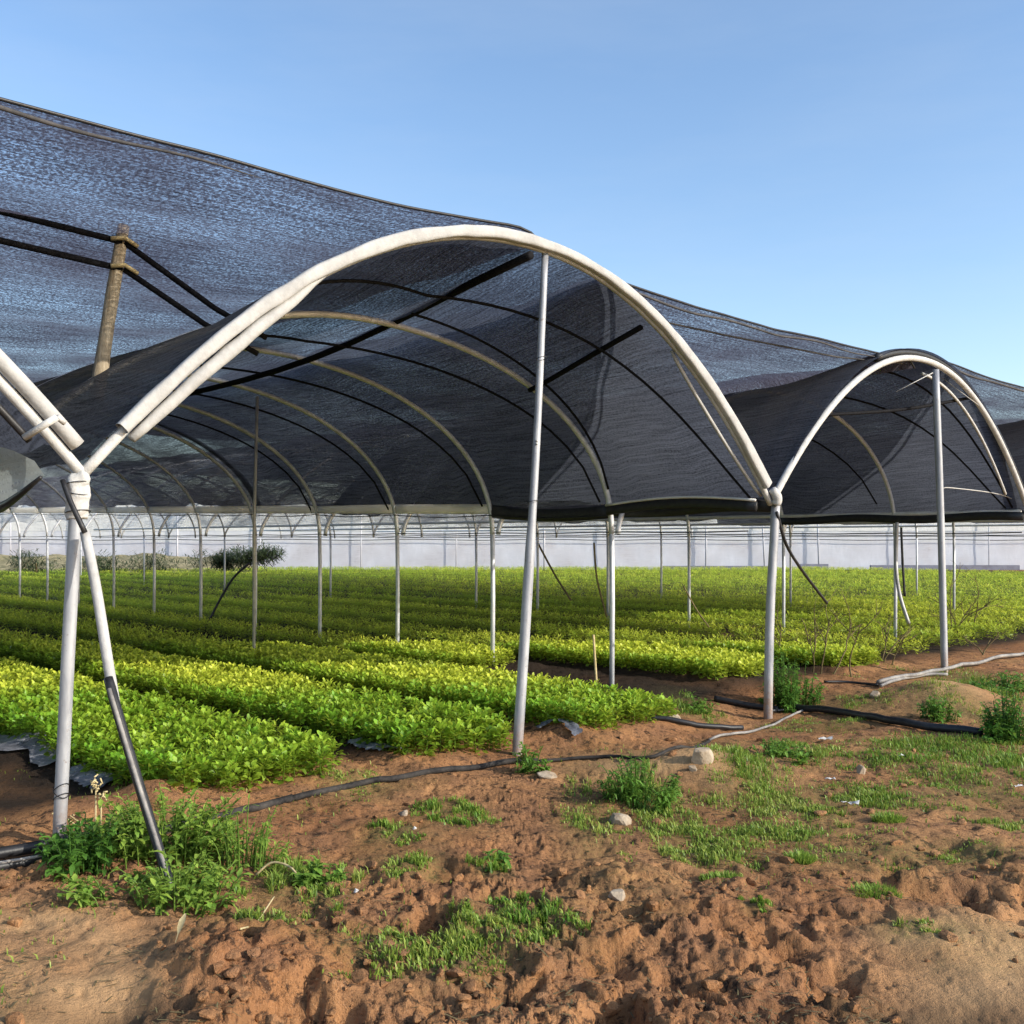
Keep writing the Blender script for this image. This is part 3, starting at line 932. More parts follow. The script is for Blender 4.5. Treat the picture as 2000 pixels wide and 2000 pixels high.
# white hem and gutter cables along the right side of the middle tunnel
for k in range(1, 20):
    va, vb = k * BAY, (k + 1) * BAY
    ss = np.linspace(0, 1, 7)
    z0 = 1.93 + .02 * (va + ss * BAY)
    sg = 3.3 * np.sqrt(np.clip(1 - ((z0 - 1.67) / 1.89) ** 2, 0, 1))
    if k == 1:
        tube(MB(), WN(sg + .03, va + ss * BAY, z0 - .05 - .04 * np.sin(ss * 3.14)), .05, 8, flat=(1.6, .4), up=(0, 0, 1)).build('net_hem', M['black'], T1)
    else:
        tube(MB(), WN(sg + .03, va + ss * BAY, z0 - .02), .042, 6, flat=(1.5, .5), up=(0, 0, 1)).build('net_hem', M['hem_cloth'], T1)
    tube(MB(), WN(sg - .01, va + ss * BAY, z0 - .10 - .03 * np.sin(ss * 3.14)), .007, 5).build('gutter_cable', M['black'], T1)
pts = [W(3.3, v, 1.69 - .012 * math.sin(v / BAY * math.pi) ** 2) for v in np.linspace(.2, 41, 80)]
tube(MB(), pts, .007, 5).build('gutter_cable', M['black'], T1)
for T_, s_ in ((T2, 9.9), (T3, 16.5), (T4, 23.1)):
    tube(MB(), [W(s_, v, 1.71 - .012 * math.sin(v / BAY * math.pi) ** 2) for v in np.linspace(.1, 34, 60)], .010, 5).build('gutter_cable', M['black'], T_)
    tube(MB(), [W(s_ - .04, v, 2.0) for v in np.linspace(.1, 34, 60)], .034, 5).build('net_hem', M['hem'], T_)
# dark curled hem in the first bay of the middle tunnel
v = np.linspace(.05, BAY, 14)
z0 = 1.95 + .06 * np.sin(v / BAY * 3.1)
tube(MB(), WN(3.22, v, z0 - .03), .035, 8, flat=(1.5, .5), up=(0, 0, 1)).build('net_hem', M['black'], T1)
tube(MB(), WN(3.20, v, z0 + .03), .013, 6).build('gutter_cable', M['hem'], T1)
v = np.linspace(.05, 4, 18)
tube(MB(), WN(9.82, v, 1.93 + .02 * np.sin(v * 3)), .04, 8, flat=(1.5, .5), up=(0, 0, 1)).build('net_hem', M['black'], T2)
tube(MB(), WN(3.5, v, 1.93 + .02 * np.sin(v * 3)), .04, 8, flat=(1.5, .5), up=(0, 0, 1)).build('net_hem', M['black'], T2)


# ------------------------------------------------------------------ flat shade sheets stretched over the crowns
def sheet(s0, s1, v1, label, seed, z=3.865, bow=.10, seam_end=-2.1, seam_r=.017):
    ns, nv = 50, 60
    s = np.linspace(s0, s1, ns); v = np.linspace(.05, v1, nv)
    Vg, Sg = np.meshgrid(v, s, indexing='ij')
    q = (Sg - s0) / (s1 - s0)
    zz = z + .015 - .035 * np.sin(q * math.pi) + .11 * fbm(Sg * .6, Vg * 1.1, 800 + seed, 4) * np.clip((Vg - .05) * .8, 0, 1)
    zz -= .05 * np.sin((Vg / BAY % 1) * math.pi) ** 2 * np.clip(Vg, 0, 1)
    zz += .035 * fbm(Sg * .9, Vg * .4, 850 + seed, 3)
    zz += bow * np.abs(2 * q - 1) ** 4 - .11 * sstep(.972, 1.0, q)
    mb = MB().add(WN(Sg, Vg, zz).reshape(-1, 3), grid_faces(nv, ns), uv=np.stack([Sg, Vg * 1.0], -1).reshape(-1, 2))
    o = mb.build('shade_sheet', M['net_sheet'])
    tag(o, label, 'shade net', 'flat nets over the tunnel crowns')
    zz0 = lambda a: np.interp(a, s, zz[1])
    ss = np.linspace(s0, s1, 60)
    tube(MB(), WN(ss, .045, zz0(ss) + .004), .011, 8).build('edge_rope', M['black'], o)
    lo, hi = (s0, s1)
    sb = np.linspace(lo, seam_end, 50)
    k = np.linspace(0, 1, 50)
    tube(MB(), WN(sb, .03 + .02 * np.sin(k * 9), zz0(sb) - .05 + .01 * np.sin(k * 23)), seam_r * np.interp(k, [0, .6, .95, 1], [1, .9, .4, .1]), 8).build('batten', M['seam'], o)
    return o


sheet(-6.6, .30, 15, 'wide black see-through net stretched flat from the left edge to the large arch crown', 1)
s2 = sheet(1.0, 6.5, 14, 'black net stretched flat between the large arch and the smaller right arch', 2, 3.70, .03, 6.3, .012)
tube(MB(), [W(1.9, .25, 3.56), W(3.2, .3, 3.59), W(5.0, .2, 3.60), W(6.3, .1, 3.67)], .010, 6).build('batten', M['seam'], s2)
sheet(6.7, 19.8, 26, 'black net stretched flat beyond the right arch at the right edge', 3, 3.74, .10, 13, .016)

# wooden post and its tie bars
wp = thing('wooden_post', 'weathered wooden post standing up to the black net, upper left', 'post', W(-2.33, BAY, 2.7))
tube(MB(), smooth_path([W(-2.35, BAY, 2.62), W(-2.25, BAY, 3.3), W(-2.15, BAY, 3.93)], 8), [.052, .055, .05, .048, .05, .047, .045, .042], 9).build('post_shaft', M['wood'], wp)
for za, zb, se, ze in ((3.80, 3.82, -1.42, 3.43), (3.60, 3.62, -1.5, 3.29)):
    tube(MB(), [W(-6.4, BAY, zb + .12), W(-3.0, BAY, zb + .03), W(-2.18, BAY - .03, za)], .024, 8).build('tie_bar', M['black_bar'], wp)
    tube(MB(), [W(-2.16, BAY - .03, za), W(se, BAY, ze), W(se + .45, BAY, ze - .17)], .024, 8).build('tie_bar', M['black_bar'], wp)
    tube(MB(), [W(-2.27, BAY - .06, za), W(-2.17, BAY - .075, za + .02), W(-2.07, BAY - .06, za - .02)], .017, 6).build('tie_wire', M['straw'], wp)

# ------------------------------------------------------------------ braces, hoses, stakes
br = thing('leaning_brace', 'bent pale pipe and black hose leaning from the left post into the weeds', 'brace', ground_at(335, 1735))
tube(MB(), smooth_path([at(166, 1040, 5.36), at(188, 1150, 5.25), at(217, 1330, 5.1), at(232, 1400, 5.02)], 14), [.026] * 10 + [.024, .022, .02, .018], 10).build('pipe', M['cover'], br)
tube(MB(), smooth_path([at(212, 1325, 5.09), at(228, 1385, 5.02), at(262, 1500, 4.93), at(300, 1625, 4.83), at(337, 1745, 4.70)], 20), .024, 10).build('hose', M['black'], br)
tube(MB(), smooth_path([at(213, 1345, 5.03), at(262, 1505, 4.89), at(302, 1630, 4.79), at(336, 1740, 4.67)], 20), .0105, 8).build('pale_strip', M['hose_pale'], br)
tube(MB(), smooth_path([at(122, 938, 5.36), at(140, 985, 5.33), at(166, 1040, 5.32)], 8), .014, 8).build('strap', M['black'], br)


def ground_hose(name, label, pts, r, m, n=40, lift=.6, group='hoses lying along the tunnel fronts'):
    g = np.array([ground_at(px, py) for px, py in pts])
    P = smooth_path(g, n)
    P[:, 2] = smooth_base(P[:, 0], P[:, 1]) + r * lift + .012
    o = tube(MB(), P, r, 10).build(name, m)
    return tag(o, label, 'hose', group)


ground_hose('hose', 'grey hose on the soil running from the middle pole to the left', [(572, 1566), (640, 1549), (750, 1528), (880, 1508), (985, 1494), (1052, 1492)], .021, M['hose'], 40, .5)
ground_hose('hose', 'short dark hose emerging from the left weeds', [(240, 1648), (330, 1628), (450, 1597), (570, 1566)], .024, M['hose'], 30, .5)
ground_hose('hose', 'thick black hose by the left post foot at the picture edge', [(-60, 1695), (60, 1672), (140, 1655), (240, 1640)], .030, M['black'], 24, 1.0)
ground_hose('hose', 'lower black hose at the left edge, under the thick one', [(-60, 1722), (0, 1708), (60, 1696), (110, 1684)], .026, M['black'], 20, 1.0)
ground_hose('hose', 'thin pale hose at the left edge, lowest of the three', [(-40, 1716), (20, 1706), (95, 1692)], .008, M['hose_pale'], 20, 6)
ground_hose('hose', 'thin grey hose continuing right from the middle pole', [(1050, 1492), (1120, 1486), (1200, 1482), (1290, 1478), (1385, 1452)], .013, M['hose'], 34, .5)
ground_hose('hose', 'curved pale hose beside the right post foot', [(1385, 1452), (1460, 1436), (1530, 1410), (1572, 1390)], .011, M['hose_pale'], 24, 1.4)
ground_hose('hose', 'thin pale hose crossing behind the curved one', [(1505, 1393), (1540, 1390), (1575, 1385)], .011, M['hose_pale'], 14, 1.2)
ground_hose('hose', 'broad black hose stretching right from the second post to a bush', [(1540, 1386), (1640, 1398), (1760, 1418), (1920, 1440)], .034, M['black'], 30, .8)
ground_hose('hose', 'black hose left of the second post on the path', [(1270, 1408), (1340, 1418), (1410, 1426), (1450, 1428)], .022, M['black'], 24, .8)
ground_hose('hose', 'dark hose at the end of the third crop bed by the second post', [(1395, 1370), (1440, 1378), (1490, 1388), (1520, 1392)], .03, M['black'], 20, .8)
ground_hose('pipe', 'pale pipe lying past the right pole foot to the right edge', [(1715, 1342), (1780, 1328), (1845, 1316), (1920, 1300), (2040, 1276)], .022, M['hose_pale'], 30, 2.0)
ground_hose('pipe', 'second pale pipe bundled under the one at the right pole', [(1720, 1345), (1790, 1326), (1850, 1322)], .018, M['hose_pale'], 24, 1.0)
ground_hose('hose', 'dark hose along the bed edge left of the right pole', [(1610, 1336), (1660, 1337), (1715, 1342)], .014, M['black'], 16, 1.0)


def rod(name, label, cat, pts, r, m, group=None, n=16):
    o = tube(MB(), smooth_path(pts, n), r, 7).build(name, m)
    return tag(o, label, cat, group)


rod('hanging_cable', 'black cable slanting from the second post top down to the crop', 'cable', [at(1517, 1000, 9.9), at(1535, 1062, 10.1), at(1565, 1112, 10.6), at(1615, 1178, 11.4)], .016, M['black'])
rod('hanging_cable', 'curved black cable hanging in front of the far dark shrub', 'cable', [at(400, 1232, 18.3), at(425, 1180, 18.3), at(455, 1130, 18.3), at(487, 1100, 18.3)], .022, M['black'])
rod('leaning_stake', 'thin stake leaning behind the middle pole toward the far wall', 'stake', [at(1050, 1060, 22), at(1085, 1125, 21.5), at(1115, 1172, 21)], .022, M['twig'])
rod('leaning_stake', 'thin curved stake left of the first hoop post', 'stake', [at(1160, 1060, 17), at(1166, 1130, 17), at(1185, 1205, 17)], .016, M['twig'])
rod('leaning_stake', 'short pale stake in the crop beside the first hoop post', 'stake', [at(1159, 1240, 10.9), at(1162, 1290, 10.9), at(1166, 1352, 10.9)], .014, M['straw'])
rod('leaning_stake', 'thin dark wire leaning left of the second post', 'stake', [at(1335, 1145, 14), at(1360, 1190, 14), at(1385, 1225, 14)], .010, M['twig'])
rod('bent_pipe', 'bent pale pipe standing in the crop behind the right pole', 'pipe', [at(1752, 1020, 15), at(1750, 1100, 15), at(1757, 1160, 14.6), at(1775, 1218, 14.4)], .026, M['galv_dark'])
rod('bent_pipe', 'straight dark pipe right beside the bent pale one', 'pipe', [at(1760, 1030, 15.2), at(1763, 1100, 15.2), at(1767, 1165, 15.2)], .018, M['black'])

# ------------------------------------------------------------------ weeds, bushes, twigs


def leaf_cluster(mb, base, n_stem, hgt, spread, lsize, pale, rng, leaves=12, lean=.5, wide=.55, nl=2):
    gf = grid_faces(nl + 1, 3)
    stems = MB()
    sub = [(rng.normal(0, .42), rng.normal(0, .42), rng.uniform(.55, 1.25)) for _ in range(6)]
    for i in range(n_stem):
        sx, sy, sh = sub[rng.integers(6)]
        ux, uy = sx + rng.normal(0, .26), sy + rng.normal(0, .26)
        a = math.atan2(uy, ux); rr = min(1.15, math.hypot(ux, uy))
        bx, by = base[0] + spread[0] * .85 * rr * math.cos(a), base[1] + spread[1] * .85 * rr * math.sin(a)
        bz_ = float(smooth_base(np.array([bx]), np.array([by]))[0])
        H = hgt * sh * rng.uniform(.3, 1.2) * (1.1 - .55 * rr)
        out = np.array([math.cos(a) * spread[0], math.sin(a) * spread[1]]) * lean * rng.uniform(.1, .7)
        top = np.array([bx + out[0], by + out[1], bz_ + H])
        mid = np.array([bx + out[0] * .3, by + out[1] * .3, bz_ + H * .6])
        P = smooth_path([np.array([bx, by, bz_ - .03]), mid, top], 6)
        tube(mb, P, [.004, .004, .0035, .003, .0025, .002], 4, caps=False, col=(.2, .5, pale, 1))
        rnd = rng.random()
        for j in range(leaves):
            t = (j + rng.random()) / leaves
            t = .12 + .88 * t
            p0 = P[min(5, int(t * 5))] * (1 - (t * 5) % 1) + P[min(5, int(t * 5) + 1)] * ((t * 5) % 1)
            v, tf = leaf_grid(lsize * rng.uniform(.35, 1.35), lsize * wide * rng.uniform(.7, 1.2), nl, rng.uniform(.1, .5), rng.uniform(.2, 1.2), .1, .12, rng)
            v = rot_to(v, rng.uniform(0, 6.283), rng.uniform(-.3, .9)) + p0
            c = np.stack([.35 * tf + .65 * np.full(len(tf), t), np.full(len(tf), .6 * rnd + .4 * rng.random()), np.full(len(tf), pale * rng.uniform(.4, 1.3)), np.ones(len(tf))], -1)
            mb.add(v, gf, col=np.clip(c, 0, 1))


def weed(name, label, cat, px, py, wpx, dpt, hgt, n, lsize, pale, seed, leaves=12, group=None, wide=.55, lean=.5):
    rng = np.random.default_rng(seed)
    g = ground_at(px, py)
    sp = (wpx / F * g[1] * .5, dpt * .5)
    mb = MB()
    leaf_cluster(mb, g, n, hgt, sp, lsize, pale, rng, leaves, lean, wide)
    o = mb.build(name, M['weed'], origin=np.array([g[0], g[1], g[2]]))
    return tag(o, label, cat, group)


weed('weed_bush', 'large leafy weed clump around the foot of the leaning brace', 'weeds', 330, 1676, 400, .60, .35, 135, .050, .95, 1, 15)
weed('weed_bush', 'low weeds spreading in front of the leaning brace foot', 'weeds', 340, 1765, 340, .50, .20, 110, .045, .9, 14, 11)
weed('weed_bush', 'thin grassy weeds at the right side of the large weed clump', 'weeds', 470, 1700, 170, .45, .26, 46, .045, .8, 15, 12, wide=.3)
weed('weed_bush', 'dark shaded weed clump left of the leaning brace, under the black hoses', 'weeds', 165, 1705, 190, .55, .26, 60, .055, .05, 2, 12)
weed('weed_bush', 'dense green grassy bush on the sandy mound right of the middle pole', 'weeds', 1245, 1560, 130, .55, .26, 110, .05, .25, 3, 12, wide=.3)
weed('weed_bush', 'small weed at the foot of the middle pole', 'weeds', 1030, 1508, 80, .25, .16, 26, .05, .3, 4, 10)
weed('weed_bush', 'tall bush of weeds beside the second post', 'weeds', 1548, 1380, 118, .6, .62, 150, .055, .1, 5, 14, wide=.4, lean=.25)
weed('weed_bush', 'dark round bush at the right edge by the hose end', 'weeds', 1970, 1452, 120, .6, .46, 90, .055, .0, 6, 14)
weed('weed_bush', 'low dark bush on the right sandy mound', 'weeds', 1830, 1405, 90, .4, .20, 46, .05, .1, 7, 11)
weed('weed_bush', 'green weeds along the right edge behind the pale pipe', 'weeds', 1960, 1350, 150, .6, .22, 60, .06, .1, 8, 11)
weed('weed_bush', 'weeds growing on the path at the end of the third crop bed', 'weeds', 1365, 1392, 80, .4, .16, 30, .05, .3, 9, 10)
weed('weed_bush', 'short weed patch at the tip of the large weed clump', 'weeds', 630, 1725, 90, .22, .09, 24, .05, .5, 10, 9)
weed('weed_bush', 'small weed rosette on bare soil in the middle foreground', 'weeds', 962, 1690, 60, .2, .07, 14, .05, .2, 12, 8)
weed('weed_bush', 'sprawling weed running from the mound toward the second post', 'weeds', 1520, 1480, 110, .5, .13, 40, .045, .3, 13, 10)

# dry stalk with seed heads by the left post
ds = thing('dry_stalk', 'yellow dry stalks with seed heads beside the left post foot', 'dry plant', ground_at(190, 1640))
rng = np.random.default_rng(5)
g = ground_at(190, 1640)
for k, (dx, hh) in enumerate(((-.01, .30), (.012, .24), (-.06, .12), (-.10, .14), (.05, .13))):
    P = smooth_path([g + [dx, 0, -.02], g + [dx * 1.3, .01, hh * .6], g + [dx * (2.4 if hh < .2 else 1.2), .01, hh]], 7)
    m_ = tube(MB(), P, [.006, .006, .005, .005, .004, .004, .003], 5)
    for j in range(16 if hh > .2 else 3):
        c = P[-1] + rng.normal(0, 1, 3) * [.012, .012, .025]
        tube(m_, [c, c + rng.normal(0, .012, 3)], .005, 4)
    m_.build('stalk', M['straw'], ds)
o = rod('dead_straw', 'pale arched dry stem at the tip of the large weeds', 'straw', [ground_at(500, 1713) + [0, 0, .02], ground_at(530, 1712) + [0, 0, .07], ground_at(565, 1718) + [0, 0, .06], ground_at(588, 1727) + [0, 0, .02]], .0055, M['straw'])
o = rod('dead_straw', 'thin straight dry stem lying on the soil below the large weeds', 'straw', [ground_at(470, 1848) + [0, 0, .02], ground_at(500, 1810) + [0, 0, .03], ground_at(535, 1770) + [0, 0, .04]], .0035, M['straw'])
mb = MB(); v, tf = leaf_grid(.11, .03, 4, .3, .2)
gy = ground_at(343, 1850)
v = rot_to(v, 1.2, 1.1) + gy
mb.add(v, grid_faces(5, 3)); o = mb.build('fallen_leaf', M['straw'], origin=gy); tag(o, 'yellow leaf hanging at the bottom of the large weed clump', 'leaf')


def twig_weed(label, px, py, d, top, n, seed, width):
    rng = np.random.default_rng(seed)
    b = at(px, py, d); b[2] = .02
    mb = MB()

    def branch(p, dirv, L, r, lev):
        n_ = 6
        pts = [p]
        for i in range(n_):
            dirv = dirv + rng.normal(0, .16, 3); dirv /= np.linalg.norm(dirv)
            pts.append(pts[-1] + dirv * L / n_)
        tube(mb, pts, np.linspace(r, r * .5, n_ + 1), 5, caps=False)
        if lev < 3:
            for i in range(rng.integers(2, 4)):
                f = rng.uniform(.35, 1)
                q = pts[int(f * n_)]
                dv = dirv + np.array([rng.normal(0, .8), rng.normal(0, .5), rng.uniform(.1, .7)]); dv /= np.linalg.norm(dv)
                branch(q, dv, L * rng.uniform(.4, .7), r * .6, lev + 1)
    for i in range(n):
        dv = np.array([rng.normal(0, width), rng.normal(0, .2), 1.0]); dv /= np.linalg.norm(dv)
        branch(b + [rng.normal(0, .12), rng.normal(0, .2), 0], dv, top * rng.uniform(.5, .75), .011, 1)
    o = mb.build('dry_weed', M['twig'], origin=b)
    return tag(o, label, 'dry weed', 'bare dry weeds standing in the crop')


twig_weed('bare branching dry weed standing in the crop between second post and right pole', 1640, 1275, 12.0, .95, 4, 31, .45)
twig_weed('thin dry weed just right of the second post', 1545, 1240, 13.0, .8, 3, 32, .2)
twig_weed('dry weed close left of the right pole', 1715, 1240, 13.0, .8, 3, 33, .25)
twig_weed('tall pale dry weed right of the right pole', 1870, 1200, 17.0, 1.3, 5, 34, .35)
twig_weed('dry leaning weed in the crop at the right edge', 1910, 1240, 14.0, .6, 2, 35, .6)


# grass: one mass of blades over the patches
def build_grass():
    rng = np.random.default_rng(21)
    X, Y, HH, PL = [], [], [], []
    for gx, gy, rx, ry, nb, hh, pale in PATCH_W:
        nb = int(nb * 1.6)
        # clumped scatter
        nc = max(4, nb // 55)
        cx = rng.normal(0, .62, nc); cy = rng.normal(0, .62, nc)
        ci = rng.integers(nc, size=nb)
        x = gx + rx * (cx[ci] + rng.normal(0, .13, nb)); y = gy + ry * (cy[ci] + rng.normal(0, .13, nb))
        X.append(x); Y.append(y)
        HH.append(hh * .8 * rng.uniform(.25, 1.25, nb) * rng.uniform(.5, 1.3, nc)[ci] * (1.15 - .4 * np.hypot(cx[ci], cy[ci]).clip(0, 1)))
        PL.append(np.clip(pale + rng.normal(0, .2, nc)[ci], 0, 1))
    # stray blades over the whole front
    n = 2600
    t = rng.uniform(-.5, .5, n); y = rng.uniform(3.4, 8, n)
    keep = vnoise(t * y * 1.6, y * 1.6, 77) > .55
    X.append((t * y)[keep]); Y.append(y[keep]); HH.append(rng.uniform(.015, .04, keep.sum())); PL.append(rng.uniform(.3, 1, keep.sum()))
    x = np.concatenate(X); y = np.concatenate(Y); hh = np.concatenate(HH); pl = np.concatenate(PL)
    n = len(x)
    z = height(x, y) - .004
    a = rng.uniform(0, 6.283, n); lean = rng.uniform(.1, .9, n)
    pl = np.where(rng.random(n) < .22, rng.uniform(.8, 1.6, n), pl).clip(0, 1)
    w = rng.uniform(.0018, .0050, n)
    ox, oy = np.cos(a), np.sin(a)
    tx, ty = -oy * w, ox * w
    P = np.zeros((n, 5, 3))
    b = np.stack([x, y, z], -1)
    P[:, 0] = b + np.stack([tx, ty, 0 * x], -1); P[:, 1] = b - np.stack([tx, ty, 0 * x], -1)
    m = b + np.stack([ox * hh * lean * .3, oy * hh * lean * .3, hh * .62], -1)
    P[:, 2] = m + .85 * np.stack([tx, ty, 0 * x], -1); P[:, 3] = m - .85 * np.stack([tx, ty, 0 * x], -1)
    P[:, 4] = b + np.stack([ox * hh * lean, oy * hh * lean, hh * (1 - .25 * lean)], -1)
    C = np.zeros((n, 5, 4)); C[..., 3] = 1
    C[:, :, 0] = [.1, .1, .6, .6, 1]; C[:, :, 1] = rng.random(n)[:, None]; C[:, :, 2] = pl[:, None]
    k = np.arange(n)[:, None] * 5
    mb = MB().add(P.reshape(-1, 3), k + np.array([[0, 1, 3, 2]]), k + np.array([[2, 3, 4]]), col=C.reshape(-1, 4))
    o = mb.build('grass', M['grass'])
    tag(o, 'patchy green grass growing on the bare brown soil in front', 'grass', kind='stuff')


build_grass()


def tuft(px, py, wpx, label, seed, hgt=.075, n=420):
    rng = np.random.default_rng(seed)
    g = ground_at(px, py); r = wpx / F * g[1] * .5
    mb = MB()
    rad = np.sqrt(rng.random(n)); a = rng.uniform(0, 6.283, n)
    for i in range(n):
        bx, by = g[0] + r * rad[i] * math.cos(a[i]), g[1] + r * .8 * rad[i] * math.sin(a[i])
        bz_ = g[2] - .012
        hh = hgt * rng.uniform(.5, 1.1) * (1.1 - .5 * rad[i]); le = rng.uniform(.1, .8) * hh
        az = a[i] + rng.normal(0, .8); w = rng.uniform(.0025, .005)
        ox, oy = math.cos(az), math.sin(az)
        b = np.array([bx, by, bz_]); t_ = np.array([-oy * w, ox * w, 0])
        m = b + [ox * le * .35, oy * le * .35, hh * .6]; tp = b + [ox * le, oy * le, hh]
        rd = rng.random(); p_ = rng.uniform(.1, .6)
        mb.add([b + t_, b - t_, m + .8 * t_, m - .8 * t_, tp], [(0, 1, 3, 2)], [(2, 3, 4)], col=[(.1, rd, p_, 1)] * 2 + [(.6, rd, p_, 1)] * 2 + [(1, rd, p_, 1)])
    o = mb.build('grass_tuft', M['grass'], origin=g)
    tag(o, label, 'grass tuft', 'grass tufts alone on bare soil')


tuft(1563, 1682, 58, 'small round grass tuft alone on bare soil, right of the grass patches', 1, .07)
tuft(1708, 1752, 100, 'wide bright grass tuft on bare soil, lower right', 2, .075, 620)
tuft(1412, 1712, 90, 'low flat grass tuft below the right grass patches', 3, .05, 420)
tuft(1735, 1605, 60, 'round grass tuft at the right end of the grass band', 4, .08, 420)


# ------------------------------------------------------------------ stones and litter
def stone(name, label, cat, px, py, wpx, hpx, seed, m, group=None, sink=.75, flat=1.0):
    import bmesh
    rng = np.random.default_rng(seed)
    g = ground_at(px, py)
    rx = wpx / F * g[1] * .5; rz = hpx / F * g[1] * .5
    bm = bmesh.new()
    bmesh.ops.create_icosphere(bm, subdivisions=3, radius=1)
    co = np.array([v.co[:] for v in bm.verts])
    # cut by random planes: flat facets and blunt corners
    for k in range(13):
        nrm_ = rng.normal(0, 1, 3); nrm_ /= np.linalg.norm(nrm_)
        d = rng.uniform(.55, .85)
        dist = co @ nrm_
        co = co - np.clip(dist - d, 0, None)[:, None] * nrm_
    co *= 1 + .05 * (vnoise(co[:, 0] * 4 + co[:, 2] * 3, co[:, 1] * 4, seed)[:, None] - .5)
    co *= [rx * 1.2, rx * 1.0 * flat, rz * 1.2]
    for v, c in zip(bm.verts, co): v.co = c
    me = bpy.data.meshes.new(name); bm.to_mesh(me); bm.free()
    me.materials.append(m)
    o = bpy.data.objects.new(name, me); COL.objects.link(o)
    o.location = (g[0], g[1], g[2] + rz * (.85 - sink))
    o.rotation_euler = (rng.normal(0, .2), rng.normal(0, .2), rng.uniform(0, 6))
    return tag(o, label, cat, group)


ST = 'pale stones on the soil'
stone('stone', 'largest pale block of stone, at the top of the sandy mound', 'stone', 1368, 1488, 46, 46, 1, M['rock'], ST)
stone('stone', 'small stone touching the left foot of the largest pale stone', 'stone', 1352, 1486, 18, 16, 2, M['rock'], ST)
stone('stone', 'pale stone half buried below the grassy bush', 'stone', 1208, 1606, 52, 34, 3, M['rock'], ST)
stone('stone', 'yellowish stone on the clods in the lower middle', 'stone', 1203, 1752, 36, 30, 4, M['rock'], ST)
stone('stone', 'upright little pale stone on the bare patch at right', 'stone', 1681, 1514, 20, 26, 5, M['rock'], ST)
stone('stone', 'flat pale stone right of the middle pole foot', 'stone', 1070, 1517, 42, 18, 6, M['rock'], ST)
stone('stone', 'pale stone at the end of the third crop bed', 'stone', 1315, 1405, 36, 18, 7, M['rock'], ST)
stone('stone', 'pale stone at the left end of the pale pipe, right side', 'stone', 1708, 1362, 24, 20, 8, M['rock'], ST)
stone('stone', 'small pale pebble left of the grass patch below the grey hose', 'stone', 790, 1590, 22, 14, 9, M['rock'], ST)
stone('stone', 'tiny white pebble left in the foreground soil', 'stone', 695, 1748, 12, 12, 10, M['litter'], ST)
stone('stone', 'tiny white pebble near the dark grass patch in the middle', 'stone', 810, 1622, 10, 9, 11, M['litter'], ST)
# loose clods of soil: too many to count
def clods():
    import bmesh
    rng = np.random.default_rng(77)
    bm = bmesh.new(); bmesh.ops.create_icosphere(bm, subdivisions=2, radius=1)
    base = np.array([v.co[:] for v in bm.verts]); tri = np.array([[v.index for v in f.verts] for f in bm.faces]); bm.free()
    variants = []
    for k in range(8):
        co = base.copy()
        for j in range(10):
            n_ = rng.normal(0, 1, 3); n_ /= np.linalg.norm(n_)
            co = co - np.clip(co @ n_ - rng.uniform(.45, .85), 0, None)[:, None] * n_
        variants.append(co * (1 + .12 * (vnoise(co[:, 0] * 3 + co[:, 2] * 2, co[:, 1] * 3, k)[:, None] - .5)))
    mb = MB()
    n = 3200
    y = 3.2 + 5.6 * rng.random(n) ** 1.7; x = rng.uniform(-.54, .54, n) * y
    m = rough_mask(x, y); s, v = sv(x, y)
    keep = (rng.random(n) < m * 1.1) & (v < -.1) & (vnoise(x * 2.5, y * 2.5, 78) > .42)
    x, y = x[keep], y[keep]
    z = height(x, y)
    r = .005 + .034 * rng.random(len(x)) ** 4.0
    for i in range(len(x)):
        co = variants[rng.integers(8)] * r[i] * rng.uniform(.7, 1.3, 3) * [1.1, 1.1, .75]
        a = rng.uniform(0, 6.283); ca, sa = math.cos(a), math.sin(a)
        co = np.stack([co[:, 0] * ca - co[:, 1] * sa + x[i], co[:, 0] * sa + co[:, 1] * ca + y[i], co[:, 2] + z[i] + r[i] * .25], -1)
        mb.add(co, tris=tri, col=(.1, .05, 0, 1))
    o = mb.build('soil_clods', M['soil'], smooth=False)
    tag(o, 'loose brown crumbs and clods scattered over the turned soil', 'soil clods', kind='stuff')


clods()


def debris():
    """dry bits of stem and leaf trodden into the soil"""
    rng = np.random.default_rng(88)
    n = 5200
    y = 3.2 + 6.0 * rng.random(n) ** 1.4; x = rng.uniform(-.54, .54, n) * y
    s, v = sv(x, y)
    k = (v < .2) & (vnoise(x * 1.8, y * 1.8, 79) + .25 * rng.random(n) > .50)
    x, y = x[k], y[k]; n = len(x)
    z = height(x, y) + .004
    L = rng.uniform(.006, .03, n) * (1 + 1.2 * (rng.random(n) > .93)); w = rng.uniform(.0012, .0035, n); a = rng.uniform(0, 6.283, n)
    up = rng.normal(0, .18, n)
    dx, dy = np.cos(a) * L, np.sin(a) * L; px_, py_ = -np.sin(a) * w, np.cos(a) * w
    P = np.stack([np.stack([x - dx + px_, y - dy + py_, z - up * L * .2], -1), np.stack([x - dx - px_, y - dy - py_, z - up * L * .2], -1),
                  np.stack([x + dx - px_, y + dy - py_, z + np.abs(up) * L], -1), np.stack([x + dx + px_, y + dy + py_, z + np.abs(up) * L], -1)], 1)
    o = MB().add(P.reshape(-1, 3), np.arange(4 * n).reshape(-1, 4)).build('plant_debris', M['twig'])
    tag(o, 'dark dry bits of stems and leaves trodden into the bare soil', 'plant debris', kind='stuff')


debris()


